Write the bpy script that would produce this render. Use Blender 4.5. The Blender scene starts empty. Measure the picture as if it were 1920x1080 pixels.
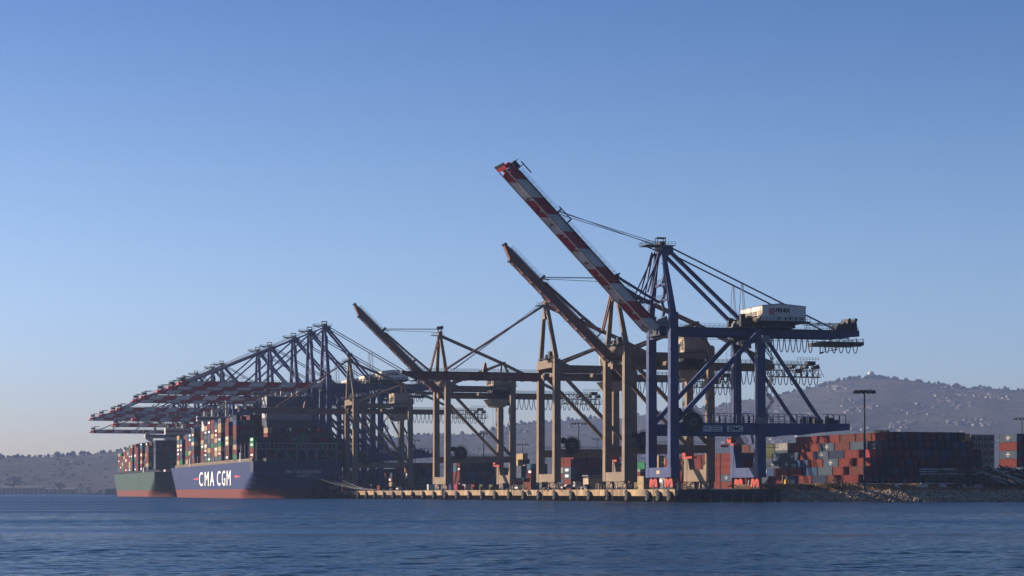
import bpy, math, random
from math import sin, cos, pi, radians
random.seed(7)
S = bpy.context.scene
C = S.collection

# ------------------------------------------------------------------ camera, sky, sun, exposure
CH = 2.8                      # eye height above the water
cam = bpy.data.cameras.new('camera'); co = bpy.data.objects.new('camera', cam); C.objects.link(co)
co.location = (0, 0, CH); co.rotation_euler = (radians(90), 0, 0)
cam.sensor_width = 36; cam.lens = 4101 / 1920 * 36; cam.shift_y = (924.5 - 540) / 1920
cam.clip_start = 1; cam.clip_end = 30000
S.camera = co
SUN_EL, SUN_AZ = radians(23), radians(-68)         # azimuth clockwise from +Y (the view direction)
W = bpy.data.worlds.new('World'); S.world = W; W.use_nodes = True
nt = W.node_tree; nt.nodes.clear()
sky = nt.nodes.new('ShaderNodeTexSky'); sky.sky_type = 'NISHITA'; sky.sun_disc = False
sky.sun_elevation = SUN_EL; sky.sun_rotation = SUN_AZ
sky.altitude = 0; sky.air_density = .7; sky.dust_density = 1.2; sky.ozone_density = 8.0
bg = nt.nodes.new('ShaderNodeBackground'); bg.inputs[1].default_value = 0.05
wo = nt.nodes.new('ShaderNodeOutputWorld')
tint = nt.nodes.new('ShaderNodeMix'); tint.data_type = 'RGBA'; tint.blend_type = 'MULTIPLY'; tint.inputs[0].default_value = 1
# the clear air scatters more towards the horizon, the same all round: a smooth function of height only
tcw = nt.nodes.new('ShaderNodeTexCoord'); sepw = nt.nodes.new('ShaderNodeSeparateXYZ'); rmp = nt.nodes.new('ShaderNodeValToRGB')
nt.links.new(tcw.outputs['Generated'], sepw.inputs[0]); nt.links.new(sepw.outputs[2], rmp.inputs[0])
er = rmp.color_ramp; er.interpolation = 'EASE'
er.elements[0].position = .0; er.elements[0].color = (.90, .59, .34, 1)
er.elements[1].position = .26; er.elements[1].color = (.395, .45, .49, 1)
e2 = er.elements.new(.085); e2.color = (.85, .69, .575, 1)
gain = nt.nodes.new('ShaderNodeVectorMath'); gain.operation = 'SCALE'; gain.inputs[3].default_value = 2.08
nt.links.new(rmp.outputs[0], gain.inputs[0]); nt.links.new(gain.outputs[0], tint.inputs[7])
nt.links.new(sky.outputs[0], tint.inputs[6]); nt.links.new(tint.outputs[2], bg.inputs[0]); nt.links.new(bg.outputs[0], wo.inputs[0])
sl = bpy.data.lights.new('sun', 'SUN'); sl.energy = 5.0; sl.angle = radians(0.55); sl.color = (1, .83, .65)
so = bpy.data.objects.new('sun', sl); C.objects.link(so)
so.rotation_euler = (radians(90) - SUN_EL, 0, pi - SUN_AZ)
S.view_settings.view_transform = 'Standard'; S.view_settings.look = 'None'
S.view_settings.exposure = 1.22; S.view_settings.gamma = 1.0; S.view_settings.use_curve_mapping = False
S.render.engine = 'CYCLES'
S.cycles.use_denoising = True
S.cycles.max_bounces = 5; S.cycles.volume_bounces = 0; S.cycles.transparent_max_bounces = 6
S.cycles.diffuse_bounces = 2; S.cycles.glossy_bounces = 3

# ------------------------------------------------------------------ frames
F = 4101.; HY = 924.5
TH = math.atan(1185 / F); CT, ST = cos(TH), sin(TH)
RX, RY = 281.6 / F * 698, 698.          # quay frame origin: rail under the nearest crane
DECK = 4.0
def Q(v, u, z=0.):                      # quay frame (v landward, u along the quay away from us) to world
    return (RX + CT * v - ST * u, RY + ST * v + CT * u, z)
def QI(px, z):                          # a picture column at a depth, as quay coordinates
    X = (px - 960) / F * z - RX; Y = z - RY
    return (CT * X + ST * Y, -ST * X + CT * Y)
def EL(py, z): return (HY - py) * z / F + CH

# ------------------------------------------------------------------ materials
MATS = {}
def mat(name, col, rough=.6, var=.25, scale=.6, metal=0., streak=0., bump=0., dark=None, spec=.25, wave=None, sscale=(1.3, 1.3, .06)):
    if name in MATS: return MATS[name]
    m = bpy.data.materials.new(name); m.use_nodes = True; MATS[name] = m
    n = m.node_tree.nodes; l = m.node_tree.links
    p = n['Principled BSDF']
    p.inputs['Roughness'].default_value = rough; p.inputs['Metallic'].default_value = metal
    p.inputs['Specular IOR Level'].default_value = spec
    tc = n.new('ShaderNodeTexCoord')
    nz = n.new('ShaderNodeTexNoise'); nz.inputs['Scale'].default_value = scale; nz.inputs['Detail'].default_value = 6
    nz.inputs['Roughness'].default_value = .65
    l.new(tc.outputs['Object'], nz.inputs['Vector'])
    mx = n.new('ShaderNodeMix'); mx.data_type = 'RGBA'
    d = dark or tuple(c * (1 - var * 1.6) for c in col)
    mx.inputs[6].default_value = (*d, 1); mx.inputs[7].default_value = (*[min(1, c * (1 + var * .5)) for c in col], 1)
    rp = n.new('ShaderNodeMapRange'); rp.inputs[1].default_value = .32; rp.inputs[2].default_value = .62
    l.new(nz.outputs['Fac'], rp.inputs[0]); l.new(rp.outputs[0], mx.inputs[0])
    out = mx.outputs[2]
    if streak:
        mp = n.new('ShaderNodeMapping'); mp.inputs['Scale'].default_value = sscale
        l.new(tc.outputs['Object'], mp.inputs['Vector'])
        n2 = n.new('ShaderNodeTexNoise'); n2.inputs['Scale'].default_value = 1.0; n2.inputs['Detail'].default_value = 4
        l.new(mp.outputs[0], n2.inputs['Vector'])
        r2 = n.new('ShaderNodeMapRange'); r2.inputs[1].default_value = .5; r2.inputs[2].default_value = .72
        r2.inputs[4].default_value = streak
        l.new(n2.outputs['Fac'], r2.inputs[0])
        m2 = n.new('ShaderNodeMix'); m2.data_type = 'RGBA'
        m2.inputs[7].default_value = (col[0] * .45 + .04, col[1] * .35 + .02, col[2] * .3 + .012, 1)
        l.new(r2.outputs[0], m2.inputs[0]); l.new(out, m2.inputs[6]); out = m2.outputs[2]
    l.new(out, p.inputs['Base Color'])
    if wave or bump:
        b = n.new('ShaderNodeBump'); b.inputs['Strength'].default_value = bump or .6
        if wave:
            wv = n.new('ShaderNodeTexWave'); wv.bands_direction = 'Y'; wv.inputs['Scale'].default_value = wave
            l.new(tc.outputs['Object'], wv.inputs['Vector']); l.new(wv.outputs['Fac'], b.inputs['Height'])
            b.inputs['Distance'].default_value = .06
        else:
            l.new(nz.outputs['Fac'], b.inputs['Height']); b.inputs['Distance'].default_value = .2
        l.new(b.outputs[0], p.inputs['Normal'])
    return m
BLUE = mat('blue_crane_paint', (0.04, 0.054, 0.128), .5, .18, .25, streak=.18, spec=.14)
TAN = mat('beige_crane_paint', (0.158, 0.117, 0.082), .6, .18, .22, streak=.25, spec=.15)
BOOMT = mat('faded_red_brown_paint', (0.165, 0.085, 0.073), .6, .2, .2, streak=.25)
RED = mat('red_boom_paint', (0.33, 0.022, 0.026), .5, .2, .3, streak=.12)
WHITE = mat('white_boom_paint', (0.52, 0.49, 0.46), .5, .15, .3, streak=.2)
HOUSEW = mat('white_house_cladding', (0.6, 0.54, 0.48), .55, .1, .3, streak=.2)
HOUSET = mat('cream_house_cladding', (0.3, 0.235, 0.165), .6, .15, .3, streak=.25)
BOGIE = mat('orange_red_bogie_paint', (0.32, 0.04, 0.028), .5, .25, 1.2)
DARKM = mat('dark_steel', (0.021, 0.024, 0.03), .5, .3, .8)
STEEL = mat('galvanised_steel', (0.12, 0.125, 0.135), .45, .25, .8, metal=.2)
CABLE = mat('black_cable', (.012, .012, .013), .6, .2, 1)
ROPE = mat('steel_rope', (.10, .105, .115), .5, .2, 1)
REELB = mat('dark_brown_reel', (.07, .045, .04), .6, .3, .8)
GLASS = mat('dark_glass', (.02, .03, .04), .12, .1, 1, spec=.7)
INK = mat('black_lettering', (.012, .013, .02), .6, .1, 1)
LOGOR = mat('red_lettering', (.45, .03, .03), .6, .1, 1)
LETW = mat('white_lettering', (.82, .82, .80), .6, .06, 1)
CONC = mat('pale_concrete', (0.24, 0.165, 0.095), .85, .25, .35, streak=.55, bump=.3)
CONCD = mat('dark_concrete', (0.035, 0.033, 0.032), .7, .3, .5)  # much darker tone than the pale wharf concrete
RUBBER = mat('black_rubber', (.015, .015, .016), .8, .2, 1)
PILE = mat('grey_timber_pile', (0.12, 0.1, 0.088), .85, .3, .8)
YARD = mat('asphalt_yard', (0.05, 0.048, 0.045), .9, .25, .1)
ROCK = mat('riprap_stone', (0.33, 0.26, 0.19), .9, .45, .8, bump=.5)
DIRT = mat('dry_earth', (0.22, 0.13, 0.075), .95, .4, .3, bump=.4)
DRYG = mat('dry_grass', (0.32, 0.185, 0.085), .95, .4, .6)
BUSH = mat('olive_scrub', (0.05, 0.042, 0.02), .95, .4, .6)
HULLB = mat('navy_hull_paint', (0.023, 0.035, 0.094), .42, .12, .05, streak=.38, spec=.06, sscale=(.5, .32, .035))
HULLR = mat('red_antifouling', (0.115, 0.027, 0.022), .6, .28, .12, streak=.38, dark=(.09, .04, .032), spec=.05, sscale=(.5, .32, .035))
HULLG = mat('green_hull_paint', (0.032, 0.062, 0.047), .45, .12, .05, streak=.38, spec=.06, sscale=(.5, .32, .035))
SHIPW = mat('white_ship_paint', (0.36, 0.35, 0.33), .5, .08, .2, streak=.12)
SHIPD = mat('slate_ship_paint', (0.035, 0.042, 0.058), .5, .15, .2)
SHIPG = mat('grey_ship_paint', (0.17, 0.17, 0.185), .5, .1, .2)
LASH = mat('grey_lashing_steel', (.15,.17,.19), .5, .2, .4)
LEAF = mat('hill_foliage', (0.03, 0.034, 0.025), .9, .5, .01)
TRUNK = mat('bark', (.10, .075, .055), .9, .3, 1)
PCOL = {
 'rust orange': (.105, .022, .016), 'brown': (.075, .024, .018), 'maroon': (.085, .015, .017), 'brick red': (.10, .017, .016),
 'slate grey': (.042, .058, .083), 'navy': (.014, .02, .045), 'blue': (.02, .045, .105), 'light grey': (.19, .182, .17),
 'white': (.38, .37, .35), 'green': (.012, .12, .045), 'cream': (.29, .215, .125), 'pink red': (.20, .03, .05),
 'olive green': (.06, .068, .032), 'teal blue': (.018, .085, .13)}
CMAT = {k: mat('container_' + k.replace(' ', '_'), v, .6, .22, .5, streak=.28, wave=3.6, bump=.55, spec=.05) for k, v in PCOL.items()}

# ------------------------------------------------------------------ mesh builder
def sub(a, b): return (a[0] - b[0], a[1] - b[1], a[2] - b[2])
def cross(a, b): return (a[1]*b[2]-a[2]*b[1], a[2]*b[0]-a[0]*b[2], a[0]*b[1]-a[1]*b[0])
def norm(a):
    l = math.sqrt(a[0]**2 + a[1]**2 + a[2]**2) or 1
    return (a[0]/l, a[1]/l, a[2]/l)
def lerp(p, q, t): return tuple(a + (b - a) * t for a, b in zip(p, q))
class M:
    def __init__(s): s.v = []; s.f = []; s.m = []
    def add(s, vs, fs, mi=0):
        o = len(s.v); s.v += vs
        for f in fs: s.f.append([i + o for i in f]); s.m.append(mi)
        return s
    def hexa(s, vs, mi=0):
        return s.add(vs, [(0,3,2,1),(4,5,6,7),(0,1,5,4),(1,2,6,5),(2,3,7,6),(3,0,4,7)], mi)
    def box(s, x0, x1, y0, y1, z0, z1, mi=0):
        return s.hexa([(x0,y0,z0),(x1,y0,z0),(x1,y1,z0),(x0,y1,z0),(x0,y0,z1),(x1,y0,z1),(x1,y1,z1),(x0,y1,z1)], mi)
    def beam(s, p, q, w, h, up=(0,0,1), mi=0, w2=None, h2=None):
        d = norm(sub(q, p))
        if abs(d[0]*up[0]+d[1]*up[1]+d[2]*up[2]) > .98: up = (1,0,0) if abs(d[0]) < .9 else (0,1,0)
        a = norm(cross(d, up)); b = cross(a, d)
        vs = []
        for pt, ww, hh in ((p, w, h), (q, w2 or w, h2 or h)):
            for i, j in ((-1,-1),(1,-1),(1,1),(-1,1)):
                vs.append(tuple(pt[k] + a[k]*i*ww/2 + b[k]*j*hh/2 for k in range(3)))
        return s.hexa(vs, mi)
    def tube(s, p, q, r, n=6, mi=0, r2=None):
        d = norm(sub(q, p)); up = (0,0,1) if abs(d[2]) < .9 else (1,0,0)
        a = norm(cross(d, up)); b = cross(a, d); vs = []
        for pt, rr in ((p, r), (q, r if r2 is None else r2)):
            for i in range(n):
                t = 2*pi*i/n
                vs.append(tuple(pt[k] + rr*(a[k]*cos(t) + b[k]*sin(t)) for k in range(3)))
        fs = [(i, (i+1) % n, n+(i+1) % n, n+i) for i in range(n)] + [tuple(range(n))[::-1], tuple(range(n, 2*n))]
        return s.add(vs, fs, mi)
    def path(s, pts, r, n=5, mi=0):
        for a, b in zip(pts, pts[1:]): s.tube(a, b, r, n, mi)
        return s
    def prism(s, poly, ax, a, b, mi=0):      # ax: axis of extrusion
        def P(p, t): return {'x': (t, p[0], p[1]), 'y': (p[0], t, p[1]), 'z': (p[0], p[1], t)}[ax]
        n = len(poly); vs = [P(p, a) for p in poly] + [P(p, b) for p in poly]
        fs = [tuple(range(n))[::-1], tuple(range(n, 2*n))] + [(i, (i+1) % n, n+(i+1) % n, n+i) for i in range(n)]
        return s.add(vs, fs, mi)
    def disc(s, c, r, y0, y1, n=24, r0=0, mi=0):   # wheel-like disc with its axis on y
        return s.tube((c[0], y0, c[1]), (c[0], y1, c[1]), r, n, mi)
    def rail(s, p, q, h=1.1, step=2.0, t=.07, mi=0):
        L = math.dist(p, q); n = max(1, round(L/step))
        for i in range(n + 1):
            a = lerp(p, q, i/n); s.beam(a, (a[0], a[1], a[2]+h), t, t, (1,0,0), mi)
        for k in (.5, 1.): s.beam((p[0],p[1],p[2]+h*k), (q[0],q[1],q[2]+h*k), t, t, mi=mi)
        return s
    def mesh(s, name, mats):
        me = bpy.data.meshes.new(name); me.from_pydata(s.v, [], s.f)
        for m in (mats if isinstance(mats, (list, tuple)) else [mats]): me.materials.append(m)
        if any(s.m): me.polygons.foreach_set('material_index', s.m)
        me.update(); return me
    def build(s, name, mats, parent=None, loc=None, rz=None, **tags):
        return put(name, s.mesh(name, mats), parent, loc, rz, **tags)
def put(name, me, parent=None, loc=None, rz=None, **tags):
    o = bpy.data.objects.new(name, me); C.objects.link(o)
    if parent: o.parent = parent
    if loc: o.location = loc
    if rz is not None: o.rotation_euler = (0, 0, rz)
    for k, v in tags.items():
        if v: o[k] = v
    return o
def thing(name, label, category, loc, rz=TH, group=None):
    return put(name, None, None, loc, rz, label=label, category=category, group=group)
def copy_tree(o, parent=None):
    c = o.copy(); C.objects.link(c)
    if parent: c.parent = parent
    for ch in o.children: copy_tree(ch, c)
    return c
def text_mesh(s, w, h, plane, off=0., extr=.04, bold=.0, align=(.5, .5)):
    cu = bpy.data.curves.new('lettering', 'FONT'); cu.body = s; cu.extrude = 0.001; cu.offset = bold; cu.resolution_u = 3
    t = bpy.data.objects.new('lettering', cu); C.objects.link(t)
    me = bpy.data.meshes.new_from_object(t.evaluated_get(bpy.context.evaluated_depsgraph_get()))
    bpy.data.objects.remove(t); bpy.data.curves.remove(cu)
    xs = [v.co.x for v in me.vertices]; ys = [v.co.y for v in me.vertices]
    x0, x1, y0, y1 = min(xs), max(xs), min(ys), max(ys)
    for v in me.vertices:
        a = ((v.co.x - x0)/(x1 - x0) - align[0])*w; b = ((v.co.y - y0)/(y1 - y0) - align[1])*h; d = extr if v.co.z > 0 else 0
        if plane == 'front': v.co = (a, off - d, b)          # faces -y
        else: v.co = (off - d, -a, b)                        # faces -x
    return me
def lettering(s, w, h, plane, at, material, parent, name='lettering', **k):
    me = text_mesh(s, w, h, plane, **k); me.materials.clear(); me.materials.append(material)
    return put(name, me, parent, at)

# ------------------------------------------------------------------ setting: water, yard, wharf, bank, hills
def water_material():
    m = bpy.data.materials.new('harbour_water'); m.use_nodes = True
    n = m.node_tree.nodes; l = m.node_tree.links; p = n['Principled BSDF']
    p.inputs['Base Color'].default_value = (.002, .012, .024, 1); p.inputs['Roughness'].default_value = .05
    p.inputs['IOR'].default_value = 1.33; p.inputs['Specular IOR Level'].default_value = .4
    g = n.new('ShaderNodeNewGeometry')
    def noise(scale, sx, sy, det):
        mp = n.new('ShaderNodeMapping'); mp.inputs['Scale'].default_value = (sx, sy, 1)
        l.new(g.outputs['Position'], mp.inputs['Vector'])
        t = n.new('ShaderNodeTexNoise'); t.inputs['Scale'].default_value = scale; t.inputs['Detail'].default_value = det
        t.inputs['Roughness'].default_value = .6
        l.new(mp.outputs[0], t.inputs['Vector']); return t.outputs['Fac']
    def mul(a, b):
        t = n.new('ShaderNodeMath'); t.operation = 'MULTIPLY'
        for i, x in enumerate((a, b)):
            if isinstance(x, float): t.inputs[i].default_value = x
            else: l.new(x, t.inputs[i])
        return t.outputs[0]
    def add(a, b):
        t = n.new('ShaderNodeMath'); t.operation = 'ADD'; l.new(a, t.inputs[0]); l.new(b, t.inputs[1]); return t.outputs[0]
    big = noise(.45, 1, 1.6, 3); small = noise(2.6, 1, 1.5, 6)
    calm = noise(.012, .35, 2.2, 2)                       # wind lanes: rougher and calmer stretches of water
    r = n.new('ShaderNodeMapRange'); r.inputs[1].default_value = .38; r.inputs[2].default_value = .62
    r.inputs[3].default_value = .35; r.inputs[4].default_value = 1.25; l.new(calm, r.inputs[0])
    sp = n.new('ShaderNodeSeparateXYZ'); l.new(g.outputs['Position'], sp.inputs[0])
    far = n.new('ShaderNodeMapRange'); far.inputs[1].default_value = 130; far.inputs[2].default_value = 420      # beyond the modelled waves the material carries all the chop
    far.inputs[3].default_value = 1.; far.inputs[4].default_value = 1.5; l.new(sp.outputs[1], far.inputs[0])
    hgt = mul(mul(add(mul(big, 1.0), mul(small, .55)), r.outputs[0]), far.outputs[0])
    b = n.new('ShaderNodeBump'); b.inputs['Strength'].default_value = 1.0; b.inputs['Distance'].default_value = .13
    l.new(hgt, b.inputs['Height'])
    # wind chop from the near shore: its visible faces lean towards this side of the harbour
    lean = n.new('ShaderNodeCombineXYZ'); lm = n.new('ShaderNodeMapRange'); lm.inputs[1].default_value = 60; lm.inputs[2].default_value = 420
    lm.inputs[3].default_value = -.10; lm.inputs[4].default_value = -.20; l.new(sp.outputs[1], lm.inputs[0]); l.new(lm.outputs[0], lean.inputs[1])
    ad = n.new('ShaderNodeVectorMath'); ad.operation = 'ADD'; l.new(b.outputs[0], ad.inputs[0]); l.new(lean.outputs[0], ad.inputs[1])
    nm = n.new('ShaderNodeVectorMath'); nm.operation = 'NORMALIZE'; l.new(ad.outputs[0], nm.inputs[0]); l.new(nm.outputs[0], p.inputs['Normal'])
    return m
import numpy as np
def water():
    NR, NC, Y0, Y1, K = 760, 560, 58., 420., .31
    ys = Y0*(Y1/Y0)**(np.arange(NR)/(NR - 1)); cs = np.linspace(-K, K, NC)
    Yg, Cg = np.meshgrid(ys, cs, indexing='ij'); Xg = Yg*Cg
    rng = np.random.RandomState(4); Hg = np.zeros_like(Xg)
    for i in range(64):
        lam = .35*(3.4/.35)**(rng.rand()); a = math.pi*.5 + rng.normal(0, .75); k = 2*math.pi/lam
        amp = .0062*lam**.8*.5; ph = rng.rand()*6.283
        fade = np.clip((lam*1.0 - Yg*.0040)/(lam*.5), 0, 1)          # waves too short for the mesh out there are left to the material
        Hg += amp*np.sin(k*(Xg*math.cos(a) + Yg*math.sin(a)) + ph + .6*np.sin(Xg*.11 + ph*3))*fade
    lane = .85 + .55*np.sin(Yg*.052 + .5*np.sin(Xg*.021)) *np.sin(Yg*.021 + 1.3 + .4*np.sin(Xg*.013))
    edge = np.clip((Y1 - Yg)/60, 0, 1)*np.clip((K - np.abs(Cg))/.012, 0, 1)
    Hg *= lane*edge
    V = np.stack([Xg, Yg, Hg], -1).reshape(-1, 3)
    i, j = np.meshgrid(np.arange(NR - 1), np.arange(NC - 1), indexing='ij'); a = (i*NC + j).ravel()
    Fq = np.stack([a, a + 1, a + NC + 1, a + NC], -1)
    n = len(V); ex = [(-9000,Y1,0),(9000,Y1,0),(9000,9500,0),(-9000,9500,0), (-K*Y1,Y1,0),(K*Y1,Y1,0),(K*Y0,Y0,0),(-K*Y0,Y0,0),(-9000,-300,0),(9000,-300,0)]
    V = np.vstack([V, np.array(ex)])
    me = bpy.data.meshes.new('water')
    me.from_pydata(V.tolist(), [], Fq.tolist() + [[n, n+4, n+5, n+1, n+2, n+3], [n+8, n+7, n+4, n], [n+6, n+9, n+1, n+5], [n+8, n+9, n+6, n+7]])
    me.polygons.foreach_set('use_smooth', [True]*len(Fq) + [False]*4); me.materials.append(water_material()); me.update()
    put('water', me, kind='structure')
water()

V0 = -3.5; UE = -21.0                        # wharf face, near end of the wharf
g = M()
g.prism([Q(V0 + 7.5, UE + 1.0)[:2], Q(30, UE + 1.0)[:2], (88, 716), (125, 727), (760, 800), Q(600, 1190)[:2], Q(V0 + 7.5, 1190)[:2]], 'z', -1.5, DECK - .02)
g.build('container_yard_ground', YARD, kind='structure')
# far shore plain on which the hills stand is part of the hills mesh

def hillskyline(px):
    K = [(-900, 870), (-300, 862), (0, 858), (100, 855), (165, 851), (208, 846), (260, 838), (400, 835), (560, 830), (730, 820), (792, 814), (892, 813), (930, 803),
         (967, 794), (1000, 791), (1060, 788), (1110, 783), (1160, 784), (1200, 778), (1305, 764), (1340, 762), (1410, 748), (1450, 742),
         (1530, 724), (1580, 711), (1630, 706), (1667, 708), (1706, 712), (1745, 717), (1782, 722), (1805, 726), (1857, 727), (1920, 731), (2100, 745), (2600, 790), (3200, 850)]
    for (a, ya), (b, yb) in zip(K, K[1:]):
        if a <= px <= b: return ya + (yb - ya)*(px - a)/(b - a)
    return 870
from mathutils import noise as mn, Vector
def ridge(px):
    t = min(1, max(0, (px - 200)/1300)); return 5600 + 1300*t*t*(3 - 2*t)
def hill_h(px, s):                            # s: 0 at the shore, 1 on the ridge
    zr = ridge(px); z = 4550 + (zr - 4550)*s
    top = EL(hillskyline(px), zr) - 2
    x = (px - 960)/F*z
    if s <= 1:
        h = 3 + (top - 3)*(s**1.15)
        h *= 1 + (.10*mn.noise(Vector((x*.0022, z*.0022, 0))) + .05*mn.noise(Vector((x*.007, z*.007, 3))))*min(1, 4*(1 - s))*min(1, 3*s)
    else: h = top*(1 - .6*(s - 1))
    return x, z, h
def hills():
    m = M(); cols = list(range(-900, 3201, 12)); rows = [i/44 for i in range(45)] + [1.3, 2.2]
    nr = len(rows)
    for px in cols:
        for s in rows: m.v.append(hill_h(px, s))
    for i in range(len(cols) - 1):
        for j in range(nr - 1):
            a = i*nr + j; m.f.append([a, a + nr, a + nr + 1, a + 1]); m.m.append(0)
    hm = bpy.data.materials.new('scrub_hillside'); hm.use_nodes = True
    n = hm.node_tree.nodes; l = hm.node_tree.links; p = n['Principled BSDF']; p.inputs['Roughness'].default_value = 1
    p.inputs['Specular IOR Level'].default_value = 0
    geo = n.new('ShaderNodeNewGeometry')
    def nz(sc, det, stretch=(1, 1, 1)):
        mp = n.new('ShaderNodeMapping'); mp.inputs['Scale'].default_value = stretch; l.new(geo.outputs['Position'], mp.inputs[0])
        t = n.new('ShaderNodeTexNoise'); t.inputs['Scale'].default_value = sc; t.inputs['Detail'].default_value = det
        t.inputs['Roughness'].default_value = .7; l.new(mp.outputs[0], t.inputs[0]); return t.outputs[0]
    def ramp(x, a, b):
        r = n.new('ShaderNodeMapRange'); r.inputs[1].default_value = a; r.inputs[2].default_value = b; l.new(x, r.inputs[0]); return r.outputs[0]
    def mix(f, a, b):
        t = n.new('ShaderNodeMix'); t.data_type = 'RGBA'; l.new(f, t.inputs[0])
        for k, x in ((6, a), (7, b)):
            if isinstance(x, tuple): t.inputs[k].default_value = (*x, 1)
            else: l.new(x, t.inputs[k])
        return t.outputs[2]
    base = mix(ramp(nz(.004, 8), .4, .6), (.030, .032, .025), (.047, .043, .036))
    terr = mix(ramp(nz(.012, 6, (.35, 1, 3.5)), .5, .62), base, (.06, .05, .042))
    dk = mix(ramp(nz(.02, 5), .52, .6), terr, (.02, .024, .017))
    l.new(dk, p.inputs['Base Color'])
    me = m.mesh('hills', hm)
    for q in me.polygons: q.use_smooth = True
    put('hills', me, kind='structure')
hills()
def blob(m, c, r, rz, mi=0, n=6):             # a small irregular clump: two rings and two poles
    o = len(m.v); a0 = random.random()*6
    m.v.append((c[0], c[1], c[2] - rz*.5))
    for k, (zz, rr) in enumerate(((-.25, .85), (.35, .8))):
        for i in range(n):
            t = a0 + 2*pi*(i + .5*k)/n; q = rr*r*random.uniform(.7, 1.2)
            m.v.append((c[0] + q*cos(t), c[1] + q*sin(t), c[2] + zz*rz*random.uniform(.7, 1.3)))
    m.v.append((c[0], c[1], c[2] + rz*random.uniform(.75, 1.1)))
    T = o + 2*n + 1
    for i in range(n):
        j = (i + 1) % n
        m.f += [[o, o+1+j, o+1+i], [o+1+i, o+1+j, o+1+n+j, o+1+n+i], [o+1+n+i, o+1+n+j, T]]; m.m += [mi]*3
R = random.Random(3)
random.seed(11)
tm = M()
for i in range(1700):                         # ridge line and slopes
    if i < 620: px = R.uniform(-60, 1980); s = R.uniform(.985, 1.0); r = R.choice((3, 4, 5, 6, 8)); 
    else: px = R.uniform(-60, 1980); s = R.random()**.8; r = R.uniform(2, 5)
    if i < 620 and R.random() < .45 and px < 1500 and px > 260: r *= .6
    x, z, h = hill_h(px, s)
    k = R.randint(1, 3) if r > 4 else 1
    for _ in range(k): blob(tm, (x + R.uniform(-r, r)*(k > 1), z + R.uniform(-2, 2), h + r*R.uniform(.2, .8)), r*R.uniform(.7, 1), r*R.uniform(.7, 1.2))
tm.build('hillside_trees', LEAF, kind='stuff', label='dark trees and scrub scattered over the hazy hills', category='trees')
hm_ = M()
HC = [mat('house_white', (0.17, 0.165, 0.155), .8, .1, .1), mat('house_sand', (0.115, 0.095, 0.078), .8, .15, .1), mat('roof_tile', (0.07, 0.045, 0.035), .9, .2, .1), mat('roof_grey', (0.06, 0.058, 0.058), .9, .2, .1)]
HCL = [(R.uniform(1250, 1960) if R.random() < .8 else R.uniform(-30, 1250), R.choice((R.uniform(.05, .5), R.uniform(.5, .99)))) for _ in range(95)]
for i in range(820):
    px, s = R.choice(HCL); px += R.gauss(0, 13); s = min(.995, max(.03, s + R.gauss(0, .016)))
    x, z, h = hill_h(px, s); w, d, t = R.uniform(3.5, 8), R.uniform(3.5, 7), R.uniform(2.5, 4.5); a = R.uniform(0, pi)
    ca, sa = cos(a), sin(a); wm = 0 if R.random() < .4 else 1; rm = R.choice((2, 2, 3))
    def P(u, v, zz): return (x + ca*u - sa*v, z + sa*u + ca*v, h + zz)
    hm_.hexa([P(-w,-d,-3),P(w,-d,-3),P(w,d,-3),P(-w,d,-3),P(-w,-d,t),P(w,-d,t),P(w,d,t),P(-w,d,t)], wm)
    hm_.add([P(-w-.5,-d-.5,t+.05),P(w+.5,-d-.5,t+.05),P(w+.5,d+.5,t+.05),P(-w-.5,d+.5,t+.05),P(-w,0,t+2.2),P(w,0,t+2.2)], [(0,1,5,4),(2,3,4,5),(1,2,5),(3,0,4),(0,3,2,1)], rm)
hm_.build('hillside_houses', HC, kind='stuff', label='pale houses scattered across the hazy hillside', category='houses')
# radome on the summit
x, z, h = hill_h(1633, .995)
rt = thing('radome', 'white round radar dome on the summit of the hill', 'radar dome', (x, z, h + 1), 0)
dm = M(); nn, kk, rr = 16, 8, 10.5
for k in range(kk + 1):
    t = -.5 + (pi/2 + .5)*k/kk
    for i in range(nn): dm.v.append((rr*cos(t)*cos(2*pi*i/nn), rr*cos(t)*sin(2*pi*i/nn), 10 + rr*sin(t)))
for k in range(kk):
    for i in range(nn): dm.f.append([k*nn+i, k*nn+(i+1) % nn, (k+1)*nn+(i+1) % nn, (k+1)*nn+i]); dm.m.append(0)
dm.build('dome', SHIPW, rt); M().tube((0,0,-2), (0,0,5.2), 9, 16).build('dome_base', HOUSET, rt)

# left far shore: quay, sheds, boats, palms
fs = M(); Z = 4480
xl = lambda px, z=Z: (px - 960)/F*z
fs.box(xl(-700), xl(330), Z - 4, Z + 90, -1, 3.0)
fs.build('far_quay', CONCD, kind='structure')
def shed(px0, px1, h, label, col, bays, z=Z + 20):
    t = thing('wharf_shed', label, 'shed', (xl((px0+px1)/2, z), z, 3.0), 0)
    w = (px1 - px0)/F*z; m = M(); m.box(-w/2, w/2, 0, 25, 0, h); m.build('wall', col, t)
    r = M(); r.prism([(-1, h + .05), (12.5, h + 3), (26, h + .05)], 'x', -w/2 - 1, w/2 + 1); r.build('roof', MATS['roof_grey'], t)
    dm_ = M().box(-w/bays*.28, w/bays*.28, -.12, .1, .05, h*.7).mesh('bay_door', DARKM)
    for i in range(bays): put('bay_door', dm_, t, ((i + .5)/bays*w - w/2, 0, 0))
shed(-40, 78, 11, 'long low brown shed on the far shore at the left edge', MATS['house_sand'], 16)
shed(84, 140, 8, 'shorter brown shed on the far shore beside the long one', MATS['house_sand'], 7)
t = thing('clock_tower', 'small sand coloured tower on the far shore above the boats', 'tower', (xl(149), Z + 15, 3), 0)
M().box(-3, 3, -3, 3, 0, 15).build('shaft', HOUSET, t); M().prism([(-4, 15.02), (0, 20), (4, 15.02)], 'y', -3.4, 3.4).build('roof', MATS['roof_tile'], t)
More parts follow.
